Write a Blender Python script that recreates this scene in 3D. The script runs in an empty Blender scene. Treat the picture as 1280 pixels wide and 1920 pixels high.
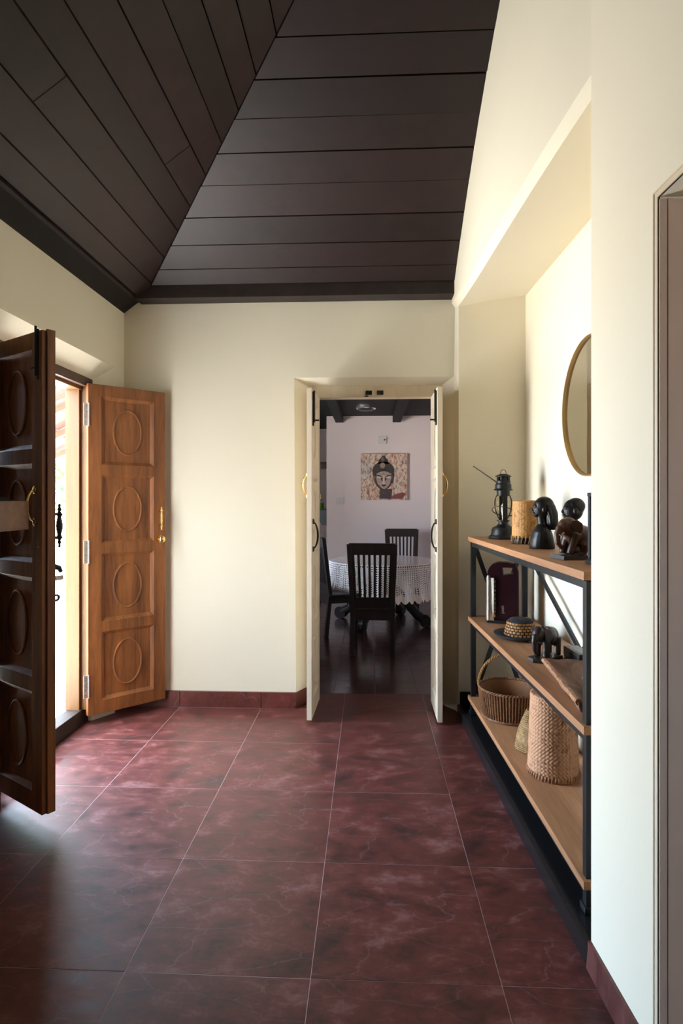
import bpy, bmesh, math, random
from mathutils import Vector, Matrix, Euler
random.seed(7)
R = math.radians
PI = math.pi
sc = bpy.context.scene
COL = sc.collection

# ------------------------------------------------------------------ camera, sky, exposure
CAM_H, FPX, YAW, HOR = 1.5176, 1104.9, 0.0464857, 937.55
cd = bpy.data.cameras.new('camera')
cam = bpy.data.objects.new('camera', cd)
COL.objects.link(cam)
cam.location = (0, 0, CAM_H)
cam.rotation_euler = (PI / 2, 0, YAW)
cd.sensor_fit = 'HORIZONTAL'
cd.sensor_width = 24.0
cd.lens = 24.0 * FPX / 1280.0
cd.shift_y = -(960 - HOR) / 1280.0
cd.clip_start = 0.02
sc.camera = cam

w = bpy.data.worlds.new('sky')
sc.world = w
w.use_nodes = True
bg = w.node_tree.nodes['Background']
# clear sky above the horizon, sunlit pale ground below it
wt = w.node_tree
_tc = wt.nodes.new('ShaderNodeTexCoord')
_sp = wt.nodes.new('ShaderNodeSeparateXYZ')
_rp = wt.nodes.new('ShaderNodeValToRGB')
wt.links.new(_tc.outputs['Generated'], _sp.inputs[0])
_ad = wt.nodes.new('ShaderNodeMath')
_ad.operation = 'ADD'
_ad.inputs[1].default_value = 0.5
wt.links.new(_sp.outputs['Z'], _ad.inputs[0])
wt.links.new(_ad.outputs[0], _rp.inputs['Fac'])
_rp.color_ramp.elements[0].position = 0.49
_rp.color_ramp.elements[0].color = (0.85, 0.83, 0.78, 1)
_rp.color_ramp.elements[1].position = 0.51
_rp.color_ramp.elements[1].color = (0.60, 0.78, 1.0, 1)
wt.links.new(_rp.outputs['Color'], bg.inputs['Color'])
bg.inputs['Strength'].default_value = 43.0


def portal(name, loc, rot, sx, sy):
    # sampling portal over an opening in the wall: emits nothing itself, only guides the sky light
    ld = bpy.data.lights.new(name, 'AREA')
    ld.shape = 'RECTANGLE'
    ld.size, ld.size_y = sx, sy
    ld.cycles.is_portal = True
    o = bpy.data.objects.new(name, ld)
    o.location, o.rotation_euler = loc, rot
    COL.objects.link(o)


portal('entrance_sky_portal', (-1.97, 3.40, 1.20), (0, -PI / 2, 0), 2.2, 0.96)
portal('side_room_sky_portal', (2.32, -2.0, 1.5), (0, PI / 2, 0), 1.0, 1.0)
portal('dining_sky_portal', (-2.22, 6.3, 1.55), (0, -PI / 2, 0), 1.3, 1.7)

sc.view_settings.view_transform = 'Standard'
sc.view_settings.look = 'None'
sc.view_settings.exposure = 0.0
sc.view_settings.gamma = 1.0
sc.view_settings.use_curve_mapping = False
sc.cycles.max_bounces = 10
sc.cycles.diffuse_bounces = 6
sc.cycles.sample_clamp_indirect = 6.0


# ------------------------------------------------------------------ materials
def new_mat(name):
    m = bpy.data.materials.new(name)
    m.use_nodes = True
    nt = m.node_tree
    return m, nt, nt.nodes['Principled BSDF']


def node(nt, kind, **kw):
    n = nt.nodes.new(kind)
    for k, v in kw.items():
        if k in n.inputs:
            n.inputs[k].default_value = v
        else:
            setattr(n, k, v)
    return n


def rgba(c):
    return (c[0], c[1], c[2], 1.0)


def ramp(nt, stops):
    r = nt.nodes.new('ShaderNodeValToRGB')
    e = r.color_ramp.elements
    while len(e) < len(stops):
        e.new(0.5)
    for i, (p, c) in enumerate(stops):
        e[i].position = p
        e[i].color = rgba(c)
    return r


def plain(name, col, rough=0.5, metal=0.0, noise=0.0, nscale=40.0, bump=0.0, spec=0.5):
    m, nt, p = new_mat(name)
    p.inputs['Roughness'].default_value = rough
    p.inputs['Metallic'].default_value = metal
    p.inputs['Specular IOR Level'].default_value = spec
    p.inputs['Base Color'].default_value = rgba(col)
    if noise or bump:
        tc = nt.nodes.new('ShaderNodeTexCoord')
        n = node(nt, 'ShaderNodeTexNoise', Scale=nscale, Detail=5.0, Roughness=0.6)
        nt.links.new(tc.outputs['Object'], n.inputs['Vector'])
        if noise:
            r = ramp(nt, [(0.25, [c * (1 - noise) for c in col]), (0.75, [min(1, c * (1 + noise)) for c in col])])
            nt.links.new(n.outputs['Fac'], r.inputs['Fac'])
            nt.links.new(r.outputs['Color'], p.inputs['Base Color'])
        if bump:
            b = node(nt, 'ShaderNodeBump', Strength=bump, Distance=0.01)
            nt.links.new(n.outputs['Fac'], b.inputs['Height'])
            nt.links.new(b.outputs['Normal'], p.inputs['Normal'])
    return m


def plaster(name, col, stain=(0.0, 0.0, 0.0)):
    m, nt, p = new_mat(name)
    p.inputs['Roughness'].default_value = 0.75
    p.inputs['Specular IOR Level'].default_value = 0.25
    tc = nt.nodes.new('ShaderNodeTexCoord')
    n = node(nt, 'ShaderNodeTexNoise', Scale=1.3, Detail=6.0, Roughness=0.65)
    nt.links.new(tc.outputs['Object'], n.inputs['Vector'])
    r = ramp(nt, [(0.3, [c * 0.965 for c in col]), (0.7, col)])
    nt.links.new(n.outputs['Fac'], r.inputs['Fac'])
    nt.links.new(r.outputs['Color'], p.inputs['Base Color'])
    n2 = node(nt, 'ShaderNodeTexNoise', Scale=26.0, Detail=6.0, Roughness=0.6)
    nt.links.new(tc.outputs['Object'], n2.inputs['Vector'])
    b = node(nt, 'ShaderNodeBump', Strength=0.12, Distance=0.006)
    nt.links.new(n2.outputs['Fac'], b.inputs['Height'])
    nt.links.new(b.outputs['Normal'], p.inputs['Normal'])
    return m


def wood(name, c1, c2, scale=(14, 14, 1.2), rough=0.45, bump=0.15, spec=0.4, rand=0.0):
    m, nt, p = new_mat(name)
    p.inputs['Roughness'].default_value = rough
    p.inputs['Specular IOR Level'].default_value = spec
    tc = nt.nodes.new('ShaderNodeTexCoord')
    mp = nt.nodes.new('ShaderNodeMapping')
    mp.inputs['Scale'].default_value = scale
    nt.links.new(tc.outputs['Object'], mp.inputs['Vector'])
    if rand:
        oi = nt.nodes.new('ShaderNodeObjectInfo')
        sh = node(nt, 'ShaderNodeVectorMath', operation='SCALE')
        sh.inputs[0].default_value = (7, 13, 5)
        nt.links.new(oi.outputs['Random'], sh.inputs['Scale'])
        nt.links.new(sh.outputs['Vector'], mp.inputs['Location'])
    n = node(nt, 'ShaderNodeTexNoise', Scale=1.0, Detail=7.0, Roughness=0.62, Distortion=0.6)
    nt.links.new(mp.outputs['Vector'], n.inputs['Vector'])
    n2 = node(nt, 'ShaderNodeTexNoise', Scale=6.0, Detail=4.0, Roughness=0.7)
    nt.links.new(mp.outputs['Vector'], n2.inputs['Vector'])
    mx = node(nt, 'ShaderNodeMath', operation='MULTIPLY_ADD')
    nt.links.new(n2.outputs['Fac'], mx.inputs[0])
    mx.inputs[1].default_value = 0.35
    nt.links.new(n.outputs['Fac'], mx.inputs[2])
    r = ramp(nt, [(0.42, c1), (0.86, c2)])
    nt.links.new(mx.outputs[0], r.inputs['Fac'])
    out = r.outputs['Color']
    if rand:
        h = node(nt, 'ShaderNodeHueSaturation')
        mr = node(nt, 'ShaderNodeMapRange')
        mr.inputs['To Min'].default_value = 1 - rand
        mr.inputs['To Max'].default_value = 1 + rand
        nt.links.new(oi.outputs['Random'], mr.inputs['Value'])
        nt.links.new(mr.outputs['Result'], h.inputs['Value'])
        nt.links.new(out, h.inputs['Color'])
        out = h.outputs['Color']
    nt.links.new(out, p.inputs['Base Color'])
    b = node(nt, 'ShaderNodeBump', Strength=bump, Distance=0.002)
    nt.links.new(mx.outputs[0], b.inputs['Height'])
    nt.links.new(b.outputs['Normal'], p.inputs['Normal'])
    return m


def tile_mat(name, dark, mid, pale, rough=0.42, bump=0.10, spec=0.4):
    m, nt, p = new_mat(name)
    p.inputs['Specular IOR Level'].default_value = spec
    tc = nt.nodes.new('ShaderNodeTexCoord')
    oi = nt.nodes.new('ShaderNodeObjectInfo')
    sh = node(nt, 'ShaderNodeVectorMath', operation='SCALE')
    sh.inputs[0].default_value = (3.1, 1.7, 0.9)
    nt.links.new(oi.outputs['Random'], sh.inputs['Scale'])
    ad = node(nt, 'ShaderNodeVectorMath', operation='ADD')
    nt.links.new(tc.outputs['Object'], ad.inputs[0])
    nt.links.new(sh.outputs['Vector'], ad.inputs[1])
    mp = nt.nodes.new('ShaderNodeMapping')
    mp.inputs['Scale'].default_value = (4.0, 6.5, 3.0)
    mp.inputs['Rotation'].default_value = (0, 0, R(8))
    nt.links.new(ad.outputs['Vector'], mp.inputs['Vector'])
    n = node(nt, 'ShaderNodeTexNoise', Scale=1.5, Detail=11.0, Roughness=0.76, Distortion=0.15)
    nt.links.new(mp.outputs['Vector'], n.inputs['Vector'])
    r = ramp(nt, [(0.34, dark), (0.54, mid), (0.76, pale)])
    nt.links.new(n.outputs['Fac'], r.inputs['Fac'])
    # thin pale veins running diagonally, the same on every tile
    mp2 = nt.nodes.new('ShaderNodeMapping')
    mp2.inputs['Rotation'].default_value = (0, 0, R(-32))
    mp2.inputs['Scale'].default_value = (1.5, 5.0, 1)
    nt.links.new(tc.outputs['Object'], mp2.inputs['Vector'])
    v = node(nt, 'ShaderNodeTexVoronoi', feature='DISTANCE_TO_EDGE', Scale=1.7)
    nd = node(nt, 'ShaderNodeTexNoise', Scale=5.0, Detail=4.0)
    nt.links.new(mp2.outputs['Vector'], nd.inputs['Vector'])
    mxv = node(nt, 'ShaderNodeMix', data_type='VECTOR')
    mxv.inputs[0].default_value = 0.16
    nt.links.new(mp2.outputs['Vector'], mxv.inputs[4])
    nt.links.new(nd.outputs['Color'], mxv.inputs[5])
    nt.links.new(mxv.outputs[1], v.inputs['Vector'])
    vr = ramp(nt, [(0.0, (0.20,) * 3), (0.010, (0.0,) * 3)])
    nt.links.new(v.outputs['Distance'], vr.inputs['Fac'])
    nm = node(nt, 'ShaderNodeTexNoise', Scale=3.0, Detail=2.0)
    nt.links.new(ad.outputs['Vector'], nm.inputs['Vector'])
    mm = node(nt, 'ShaderNodeMath', operation='MULTIPLY')
    nt.links.new(vr.outputs['Color'], mm.inputs[0])
    nt.links.new(nm.outputs['Fac'], mm.inputs[1])
    mx = node(nt, 'ShaderNodeMix', data_type='RGBA')
    nt.links.new(mm.outputs[0], mx.inputs[0])
    nt.links.new(r.outputs['Color'], mx.inputs[6])
    mx.inputs[7].default_value = (0.42, 0.33, 0.36, 1)
    nt.links.new(mx.outputs[2], p.inputs['Base Color'])
    rr = node(nt, 'ShaderNodeMapRange')
    rr.inputs['From Min'].default_value = 0.3
    rr.inputs['From Max'].default_value = 0.75
    rr.inputs['To Min'].default_value = rough - 0.08
    rr.inputs['To Max'].default_value = rough + 0.12
    nt.links.new(n.outputs['Fac'], rr.inputs['Value'])
    nt.links.new(rr.outputs['Result'], p.inputs['Roughness'])
    b = node(nt, 'ShaderNodeBump', Strength=bump, Distance=0.004)
    nt.links.new(n.outputs['Fac'], b.inputs['Height'])
    nt.links.new(b.outputs['Normal'], p.inputs['Normal'])
    return m


def woven(name, c1, c2, rough=0.6):
    m, nt, p = new_mat(name)
    p.inputs['Roughness'].default_value = rough
    p.inputs['Specular IOR Level'].default_value = 0.3
    tc = nt.nodes.new('ShaderNodeTexCoord')
    n = node(nt, 'ShaderNodeTexNoise', Scale=60.0, Detail=4.0, Roughness=0.6)
    nt.links.new(tc.outputs['Object'], n.inputs['Vector'])
    n2 = node(nt, 'ShaderNodeTexNoise', Scale=7.0, Detail=3.0)
    nt.links.new(tc.outputs['Object'], n2.inputs['Vector'])
    a = node(nt, 'ShaderNodeMath', operation='MULTIPLY_ADD')
    nt.links.new(n2.outputs['Fac'], a.inputs[0])
    a.inputs[1].default_value = 0.6
    nt.links.new(n.outputs['Fac'], a.inputs[2])
    at = nt.nodes.new('ShaderNodeAttribute')
    at.attribute_name = 'strip'
    a2 = node(nt, 'ShaderNodeMath', operation='MULTIPLY_ADD')
    nt.links.new(at.outputs['Fac'], a2.inputs[0])
    a2.inputs[1].default_value = 0.55
    nt.links.new(a.outputs[0], a2.inputs[2])
    r = ramp(nt, [(0.60, c1), (1.0, c2)])
    nt.links.new(a2.outputs[0], r.inputs['Fac'])
    nt.links.new(r.outputs['Color'], p.inputs['Base Color'])
    return m


M = {}
M['wall'] = plaster('cream_plaster', (0.785, 0.73, 0.59))
M['wall_dining'] = plaster('bounce_tinted_plaster', (0.80, 0.67, 0.655))  # cream plaster with bluish light and red floor bounce put into its colour
M['dark_board'] = wood('dark_ceiling_board', (0.0085, 0.0036, 0.0032), (0.018, 0.0074, 0.0064), (9, 9, 9), 0.5, 0.2, 0.4, 0.25)
M['dark_gap'] = plain('ceiling_backing', (0.006, 0.004, 0.004), 0.9)
M['beam'] = wood('wall_plate_wood', (0.012, 0.008, 0.007), (0.026, 0.017, 0.015), (6, 6, 6), 0.6, 0.2, 0.3)
M['beam_black'] = plain('black_beam_paint', (0.004, 0.004, 0.005), 0.7, spec=0.2)
M['lining'] = plain('jamb_bounce_tint', (0.56, 0.41, 0.33), 0.6, 0, 0.03, 8)  # cream jamb with its shade and red floor bounce put into the colour
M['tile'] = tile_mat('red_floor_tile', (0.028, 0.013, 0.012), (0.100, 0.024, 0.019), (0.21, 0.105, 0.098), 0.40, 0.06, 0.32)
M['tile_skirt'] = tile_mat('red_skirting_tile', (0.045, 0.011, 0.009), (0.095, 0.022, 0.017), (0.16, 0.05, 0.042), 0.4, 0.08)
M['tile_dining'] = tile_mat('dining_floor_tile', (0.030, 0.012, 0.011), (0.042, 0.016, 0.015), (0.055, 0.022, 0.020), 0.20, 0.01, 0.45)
M['grout'] = plain('grout', (0.40, 0.29, 0.29), 0.8)
M['grout_dark'] = plain('dark_grout', (0.17, 0.11, 0.10), 0.6)
M['teak'] = wood('teak_door', (0.062, 0.018, 0.0052), (0.245, 0.084, 0.021), (16, 16, 1.4), 0.48, 0.2, 0.35)
M['teak_light'] = wood('teak_frame', (0.095, 0.038, 0.0095), (0.16, 0.070, 0.018), (16, 16, 1.2), 0.45, 0.15, 0.4)
M['teak_dark'] = wood('dark_stained_frame', (0.045, 0.024, 0.017), (0.10, 0.055, 0.038), (16, 3, 16), 0.5, 0.2, 0.3)
M['sill_wood'] = wood('worn_sill_wood', (0.018, 0.011, 0.008), (0.045, 0.026, 0.018), (16, 2, 16), 0.6, 0.3, 0.3)
M['cream_wood'] = wood('cream_painted_wood', (0.60, 0.50, 0.37), (0.71, 0.61, 0.47), (10, 10, 1.5), 0.5, 0.1, 0.35)
M['steel'] = plain('hinge_steel', (0.42, 0.36, 0.31), 0.45, 0.7, 0.25, 60)
M['brass'] = plain('brass', (0.78, 0.53, 0.20), 0.22, 1.0)
M['iron'] = plain('black_iron', (0.006, 0.0055, 0.005), 0.45, 0.0, spec=0.35)
M['black_metal'] = plain('black_powder_coat', (0.006, 0.007, 0.009), 0.42, 0.0, spec=0.4)
M['granite'] = plain('black_stone', (0.008, 0.008, 0.009), 0.28, 0.0, 0.3, 120)
M['pine'] = wood('pine_board', (0.24, 0.105, 0.045), (0.44, 0.215, 0.10), (16, 1.3, 16), 0.5, 0.12, 0.35)
M['bamboo_gold'] = woven('golden_bamboo', (0.19, 0.080, 0.018), (0.45, 0.225, 0.065))
M['bamboo_pink'] = woven('pale_bamboo', (0.21, 0.085, 0.038), (0.47, 0.24, 0.125))
M['wicker'] = woven('brown_wicker', (0.090, 0.034, 0.013), (0.25, 0.11, 0.045))
M['straw'] = woven('straw', (0.22, 0.115, 0.042), (0.42, 0.26, 0.11))
M['ebony'] = plain('ebony_carving', (0.0055, 0.0045, 0.004), 0.42, 0, 0.3, 30, spec=0.3)
M['carved'] = wood('brown_carving_wood', (0.026, 0.011, 0.0065), (0.090, 0.036, 0.019), (12, 12, 12), 0.42, 0.2)
M['carved_dark'] = wood('dark_carving_wood', (0.010, 0.0055, 0.0045), (0.034, 0.017, 0.012), (12, 12, 12), 0.42, 0.2)
M['bark'] = wood('rough_bark_wood', (0.10, 0.050, 0.032), (0.30, 0.165, 0.11), (20, 3, 20), 0.7, 0.6)
M['gold_frame'] = plain('gold_mirror_frame', (0.50, 0.33, 0.14), 0.35, 0.9)
M['mirror'] = plain('mirror_glass', (0.82, 0.80, 0.76), 0.02, 1.0)
M['maroon'] = plain('maroon_plastic', (0.015, 0.0035, 0.006), 0.25)
M['black_plastic'] = plain('black_plastic', (0.012, 0.012, 0.013), 0.35)
M['white_plastic'] = plain('white_plastic', (0.66, 0.60, 0.58), 0.4)
M['chrome'] = plain('bright_reflector', (0.92, 0.90, 0.84), 0.12, 0.9)
M['print_grey'] = plain('grey_print', (0.22, 0.20, 0.21), 0.6)
M['chair'] = wood('dark_rosewood', (0.008, 0.006, 0.006), (0.020, 0.013, 0.012), (14, 14, 2), 0.35, 0.1)
M['green_soap'] = plain('green_soap', (0.12, 0.35, 0.03), 0.2)
M['grey_stone'] = plain('grey_stone', (0.16, 0.18, 0.21), 0.4)
M['paving'] = plain('pale_paving', (0.62, 0.62, 0.62), 0.8, 0, 0.1, 6, 0.1)
M['yard'] = plain('sandy_yard', (0.52, 0.47, 0.40), 0.9, 0, 0.15, 3, 0.1)
M['laterite'] = plain('weathered_render', (0.64, 0.62, 0.58), 0.9, 0, 0.2, 5, 0.2)
M['terracotta'] = plain('terracotta', (0.095, 0.038, 0.021), 0.75, 0, 0.25, 14, 0.1)
M['rafter'] = plain('rafter_wood', (0.10, 0.055, 0.030), 0.7, 0, 0.2, 20)
M['leaf'] = plain('green_leaf', (0.10, 0.22, 0.05), 0.5, 0, 0.4, 4)
M['trunk'] = plain('tree_bark', (0.14, 0.09, 0.06), 0.9, 0, 0.3, 20, 0.3)
M['dry_leaf'] = plain('dry_leaf', (0.62, 0.46, 0.38), 0.6)
M['cloth_dark'] = plain('dark_cloth', (0.012, 0.010, 0.012), 0.9)
M['box_wood'] = wood('brown_box_wood', (0.10, 0.045, 0.025), (0.20, 0.095, 0.052), (3, 14, 14), 0.5, 0.15)
M['pale_stone'] = plain('pale_stone', (0.55, 0.45, 0.35), 0.6, 0, 0.15, 30)


def thin_glass(name, tint, gloss=0.10):
    m, nt, p = new_mat(name)
    tr = nt.nodes.new('ShaderNodeBsdfTransparent')
    tr.inputs['Color'].default_value = rgba(tint)
    gl = node(nt, 'ShaderNodeBsdfGlossy', Roughness=0.03)
    lw = node(nt, 'ShaderNodeLayerWeight', Blend=gloss)
    ms = nt.nodes.new('ShaderNodeMixShader')
    nt.links.new(lw.outputs['Fresnel'], ms.inputs[0])
    nt.links.new(tr.outputs[0], ms.inputs[1])
    nt.links.new(gl.outputs[0], ms.inputs[2])
    nt.links.new(ms.outputs[0], nt.nodes['Material Output'].inputs['Surface'])
    return m


M['glass'] = thin_glass('clear_glass', (0.94, 0.93, 0.87), 0.14)
M['smoke_glass'] = thin_glass('grey_glass', (0.42, 0.44, 0.47), 0.2)


def lace_mat():
    m, nt, p = new_mat('crochet_lace')
    p.inputs['Base Color'].default_value = (0.80, 0.72, 0.68, 1)
    p.inputs['Roughness'].default_value = 0.7
    uv = nt.nodes.new('ShaderNodeUVMap')
    sep = nt.nodes.new('ShaderNodeSeparateXYZ')
    nt.links.new(uv.outputs['UV'], sep.inputs[0])

    def cell(sock, n):
        a = node(nt, 'ShaderNodeMath', operation='MULTIPLY')
        nt.links.new(sock, a.inputs[0])
        a.inputs[1].default_value = n
        f = node(nt, 'ShaderNodeMath', operation='FRACT')
        nt.links.new(a.outputs[0], f.inputs[0])
        g = node(nt, 'ShaderNodeMath', operation='GREATER_THAN')
        nt.links.new(f.outputs[0], g.inputs[0])
        g.inputs[1].default_value = 0.42
        return g.outputs[0]
    hx = cell(sep.outputs[0], 150.0)
    hy = cell(sep.outputs[1], 17.0)
    hm = node(nt, 'ShaderNodeMath', operation='MULTIPLY')
    nt.links.new(hx, hm.inputs[0])
    nt.links.new(hy, hm.inputs[1])
    lim = node(nt, 'ShaderNodeMath', operation='LESS_THAN')
    nt.links.new(sep.outputs[1], lim.inputs[0])
    lim.inputs[1].default_value = 0.80
    h2 = node(nt, 'ShaderNodeMath', operation='MULTIPLY')
    nt.links.new(hm.outputs[0], h2.inputs[0])
    nt.links.new(lim.outputs[0], h2.inputs[1])
    tr = nt.nodes.new('ShaderNodeBsdfTransparent')
    ms = nt.nodes.new('ShaderNodeMixShader')
    nt.links.new(h2.outputs[0], ms.inputs[0])
    nt.links.new(p.outputs[0], ms.inputs[1])
    nt.links.new(tr.outputs[0], ms.inputs[2])
    nt.links.new(ms.outputs[0], nt.nodes['Material Output'].inputs['Surface'])
    return m


M['lace'] = lace_mat()


def canvas_mat():
    # painted canvas: mottled cream, rust and grey-blue brush texture
    m, nt, p = new_mat('painted_canvas')
    p.inputs['Roughness'].default_value = 0.6
    tc = nt.nodes.new('ShaderNodeTexCoord')
    n = node(nt, 'ShaderNodeTexNoise', Scale=26.0, Detail=7.0, Roughness=0.8)
    mp = nt.nodes.new('ShaderNodeMapping')
    mp.inputs['Scale'].default_value = (1.5, 1, 0.8)
    nt.links.new(tc.outputs['Object'], mp.inputs['Vector'])
    nt.links.new(mp.outputs['Vector'], n.inputs['Vector'])
    r = ramp(nt, [(0.34, (0.05, 0.035, 0.045)), (0.42, (0.26, 0.085, 0.055)), (0.48, (0.50, 0.36, 0.27)), (0.56, (0.74, 0.66, 0.60)), (0.72, (0.36, 0.38, 0.43))])
    nt.links.new(n.outputs['Fac'], r.inputs['Fac'])
    n2 = node(nt, 'ShaderNodeTexNoise', Scale=3.2, Detail=3.0)
    nt.links.new(tc.outputs['Object'], n2.inputs['Vector'])
    r2 = ramp(nt, [(0.38, (0.62, 0.66, 0.72)), (0.5, (1.0, 0.92, 0.86)), (0.62, (0.98, 0.76, 0.60))])
    nt.links.new(n2.outputs['Fac'], r2.inputs['Fac'])
    mx = node(nt, 'ShaderNodeMix', data_type='RGBA', blend_type='MULTIPLY')
    mx.inputs[0].default_value = 0.8
    nt.links.new(r.outputs['Color'], mx.inputs[6])
    nt.links.new(r2.outputs['Color'], mx.inputs[7])
    nt.links.new(mx.outputs[2], p.inputs['Base Color'])
    return m


M['canvas'] = canvas_mat()


# ------------------------------------------------------------------ mesh helpers
class B:
    def __init__(s):
        s.bm = bmesh.new()

    def face(s, pts):
        return s.bm.faces.new([s.bm.verts.new(p) for p in pts])

    def box(s, c, size, rot=None, bev=0.0):
        t = bmesh.new()
        bmesh.ops.create_cube(t, size=1.0)
        bmesh.ops.scale(t, vec=size, verts=t.verts)
        if bev:
            bmesh.ops.bevel(t, geom=t.edges[:], offset=bev, segments=2, affect='EDGES', profile=0.7)
            t.normal_update()
            for f in t.faces:                 # keep the broad faces flat, only the arris is rounded
                if max(abs(c_) for c_ in f.normal) > 0.9999:
                    for e in f.edges:
                        e.smooth = False
        mt = Matrix.Translation(c)
        if rot is not None:
            mt = mt @ (rot.to_matrix().to_4x4() if isinstance(rot, Euler) else rot.to_4x4())
        bmesh.ops.transform(t, matrix=mt, verts=t.verts)
        s.merge(t)
        return s

    def span(s, lo, hi, bev=0.0):
        c = [(a + b) / 2 for a, b in zip(lo, hi)]
        return s.box(c, [abs(b - a) for a, b in zip(lo, hi)], None, bev)

    def merge(s, t):
        me = bpy.data.meshes.new('t')
        t.to_mesh(me)
        t.free()
        s.bm.from_mesh(me)
        bpy.data.meshes.remove(me)

    def hexa(s, a, b):
        # a, b: two rings of four points
        va = [s.bm.verts.new(p) for p in a]
        vb = [s.bm.verts.new(p) for p in b]
        n = len(va)
        s.bm.faces.new(va[::-1])
        s.bm.faces.new(vb)
        for i in range(n):
            s.bm.faces.new((va[i], va[(i + 1) % n], vb[(i + 1) % n], vb[i]))
        return s

    def rings(s, rings, cap=True, closed=False):
        vs = [[s.bm.verts.new(p) for p in r] for r in rings]
        n = len(vs[0])
        m = len(vs)
        for j in range(m if closed else m - 1):
            a, b = vs[j], vs[(j + 1) % m]
            for i in range(n):
                s.bm.faces.new((a[i], a[(i + 1) % n], b[(i + 1) % n], b[i]))
        if cap and not closed:
            s.bm.faces.new(vs[0][::-1])
            s.bm.faces.new(vs[-1])
        return s

    def tube(s, pts, r, n=8, closed=False):
        pts = [Vector(p) for p in pts]
        m = len(pts)
        rr = r if isinstance(r, (list, tuple)) else [r] * m
        rings = []
        up = None
        for i, p in enumerate(pts):
            if closed:
                d = pts[(i + 1) % m] - pts[i - 1]
            else:
                d = pts[min(i + 1, m - 1)] - pts[max(i - 1, 0)]
            d.normalize()
            if up is None:
                up = Vector((0, 0, 1)) if abs(d.z) < 0.9 else Vector((1, 0, 0))
            x = up.cross(d)
            if x.length < 1e-5:
                x = Vector((1, 0, 0)).cross(d)
            x.normalize()
            y = d.cross(x)
            up = y
            rings.append([p + (x * math.cos(2 * PI * k / n) + y * math.sin(2 * PI * k / n)) * rr[i] for k in range(n)])
        return s.rings(rings, True, closed)

    def cyl(s, p0, p1, r0, r1=None, n=16):
        return s.tube([p0, p1], [r0, r0 if r1 is None else r1], n)

    def lathe(s, prof, c=(0, 0, 0), n=32, cap=True):
        c = Vector(c)
        return s.rings([[c + Vector((r * math.cos(2 * PI * k / n), r * math.sin(2 * PI * k / n), z)) for k in range(n)] for r, z in prof], cap)

    def ell(s, c, rad, rot=None, u=16, v=10):
        t = bmesh.new()
        bmesh.ops.create_uvsphere(t, u_segments=u, v_segments=v, radius=1.0)
        bmesh.ops.scale(t, vec=rad, verts=t.verts)
        mt = Matrix.Translation(c)
        if rot is not None:
            mt = mt @ rot.to_matrix().to_4x4()
        bmesh.ops.transform(t, matrix=mt, verts=t.verts)
        s.merge(t)
        return s

    def prism(s, poly, fn0, fn1):
        # poly: 2d outline; fn0 / fn1 map it to the two faces
        return s.hexa([fn0(*p) for p in poly], [fn1(*p) for p in poly])

    def mesh(s, name, angle=35):
        bmesh.ops.recalc_face_normals(s.bm, faces=s.bm.faces)
        me = bpy.data.meshes.new(name)
        for f in s.bm.faces:
            f.smooth = True
        for e in s.bm.edges:
            if len(e.link_faces) == 2 and e.calc_face_angle(0.0) > R(angle):
                e.smooth = False
        s.bm.to_mesh(me)
        s.bm.free()
        return me

    def obj(s, name, mat, parent=None, angle=35):
        me = s.mesh(name, angle)
        if getattr(s, 'tone', None):
            at = me.attributes.new('strip', 'FLOAT', 'POINT')
            for k_, x_ in enumerate(s.tone[:len(me.vertices)]):
                at.data[k_].value = x_
        me.materials.append(M[mat])
        o = bpy.data.objects.new(name, me)
        COL.objects.link(o)
        o.parent = parent
        return o


def tag(o, label, cat, group=None, kind=None):
    o['label'] = label
    o['category'] = cat
    if group:
        o['group'] = group
    if kind:
        o['kind'] = kind
    return o


def struct(o, label, cat):
    return tag(o, label, cat, kind='structure')


def thing(name, loc, rz=0.0):
    o = bpy.data.objects.new(name, None)
    o.location = loc
    o.rotation_euler = (0, 0, rz)
    o.empty_display_size = 0.05
    COL.objects.link(o)
    return o


def inst(name, me, parent, loc=(0, 0, 0), rot=(0, 0, 0), scale=(1, 1, 1)):
    o = bpy.data.objects.new(name, me)
    COL.objects.link(o)
    o.parent = parent
    o.location, o.rotation_euler, o.scale = loc, rot, scale
    return o


def remesh(o, vox, smooth=4):
    # fuse overlapping forms into one continuous skin
    m = o.modifiers.new('fuse', 'REMESH')
    m.mode = 'VOXEL'
    m.voxel_size = vox
    sm = o.modifiers.new('soften', 'SMOOTH')
    sm.iterations = smooth
    sm.factor = 0.5
    dg = bpy.context.evaluated_depsgraph_get()
    me = bpy.data.meshes.new_from_object(o.evaluated_get(dg))
    o.modifiers.clear()
    mats = list(o.data.materials)
    o.data = me
    if not me.materials:
        for x in mats:
            me.materials.append(x)
    me.shade_smooth()
    return o


# ------------------------------------------------------------------ room layout (metres; camera above the origin, +Y into the room)
XL, YB, ZT = -1.81, 4.283, 2.965            # left wall face, back wall face, wall top
KB, KL, XH = 0.67, 0.737, -1.68             # ceiling slopes, inner edge of the left wall plate
YF = -4.5                                    # wall behind the camera


def XW(y):                                   # right-hand wall line (the house is a little out of square)
    return 0.654 + 0.0377 * (3.66 - y)


def XU(y):                                   # upper wall over the niche, bowing gently
    s = max(0.0, 4.283 - y)
    return 0.597 + 0.0108 * s ** 3


def zback(y):
    return ZT + KB * (YB - y)


def zleft(x):
    return ZT + KL * (x - XH)


def yhip(x):
    return YB - KL * (x - XH) / KB


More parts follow.
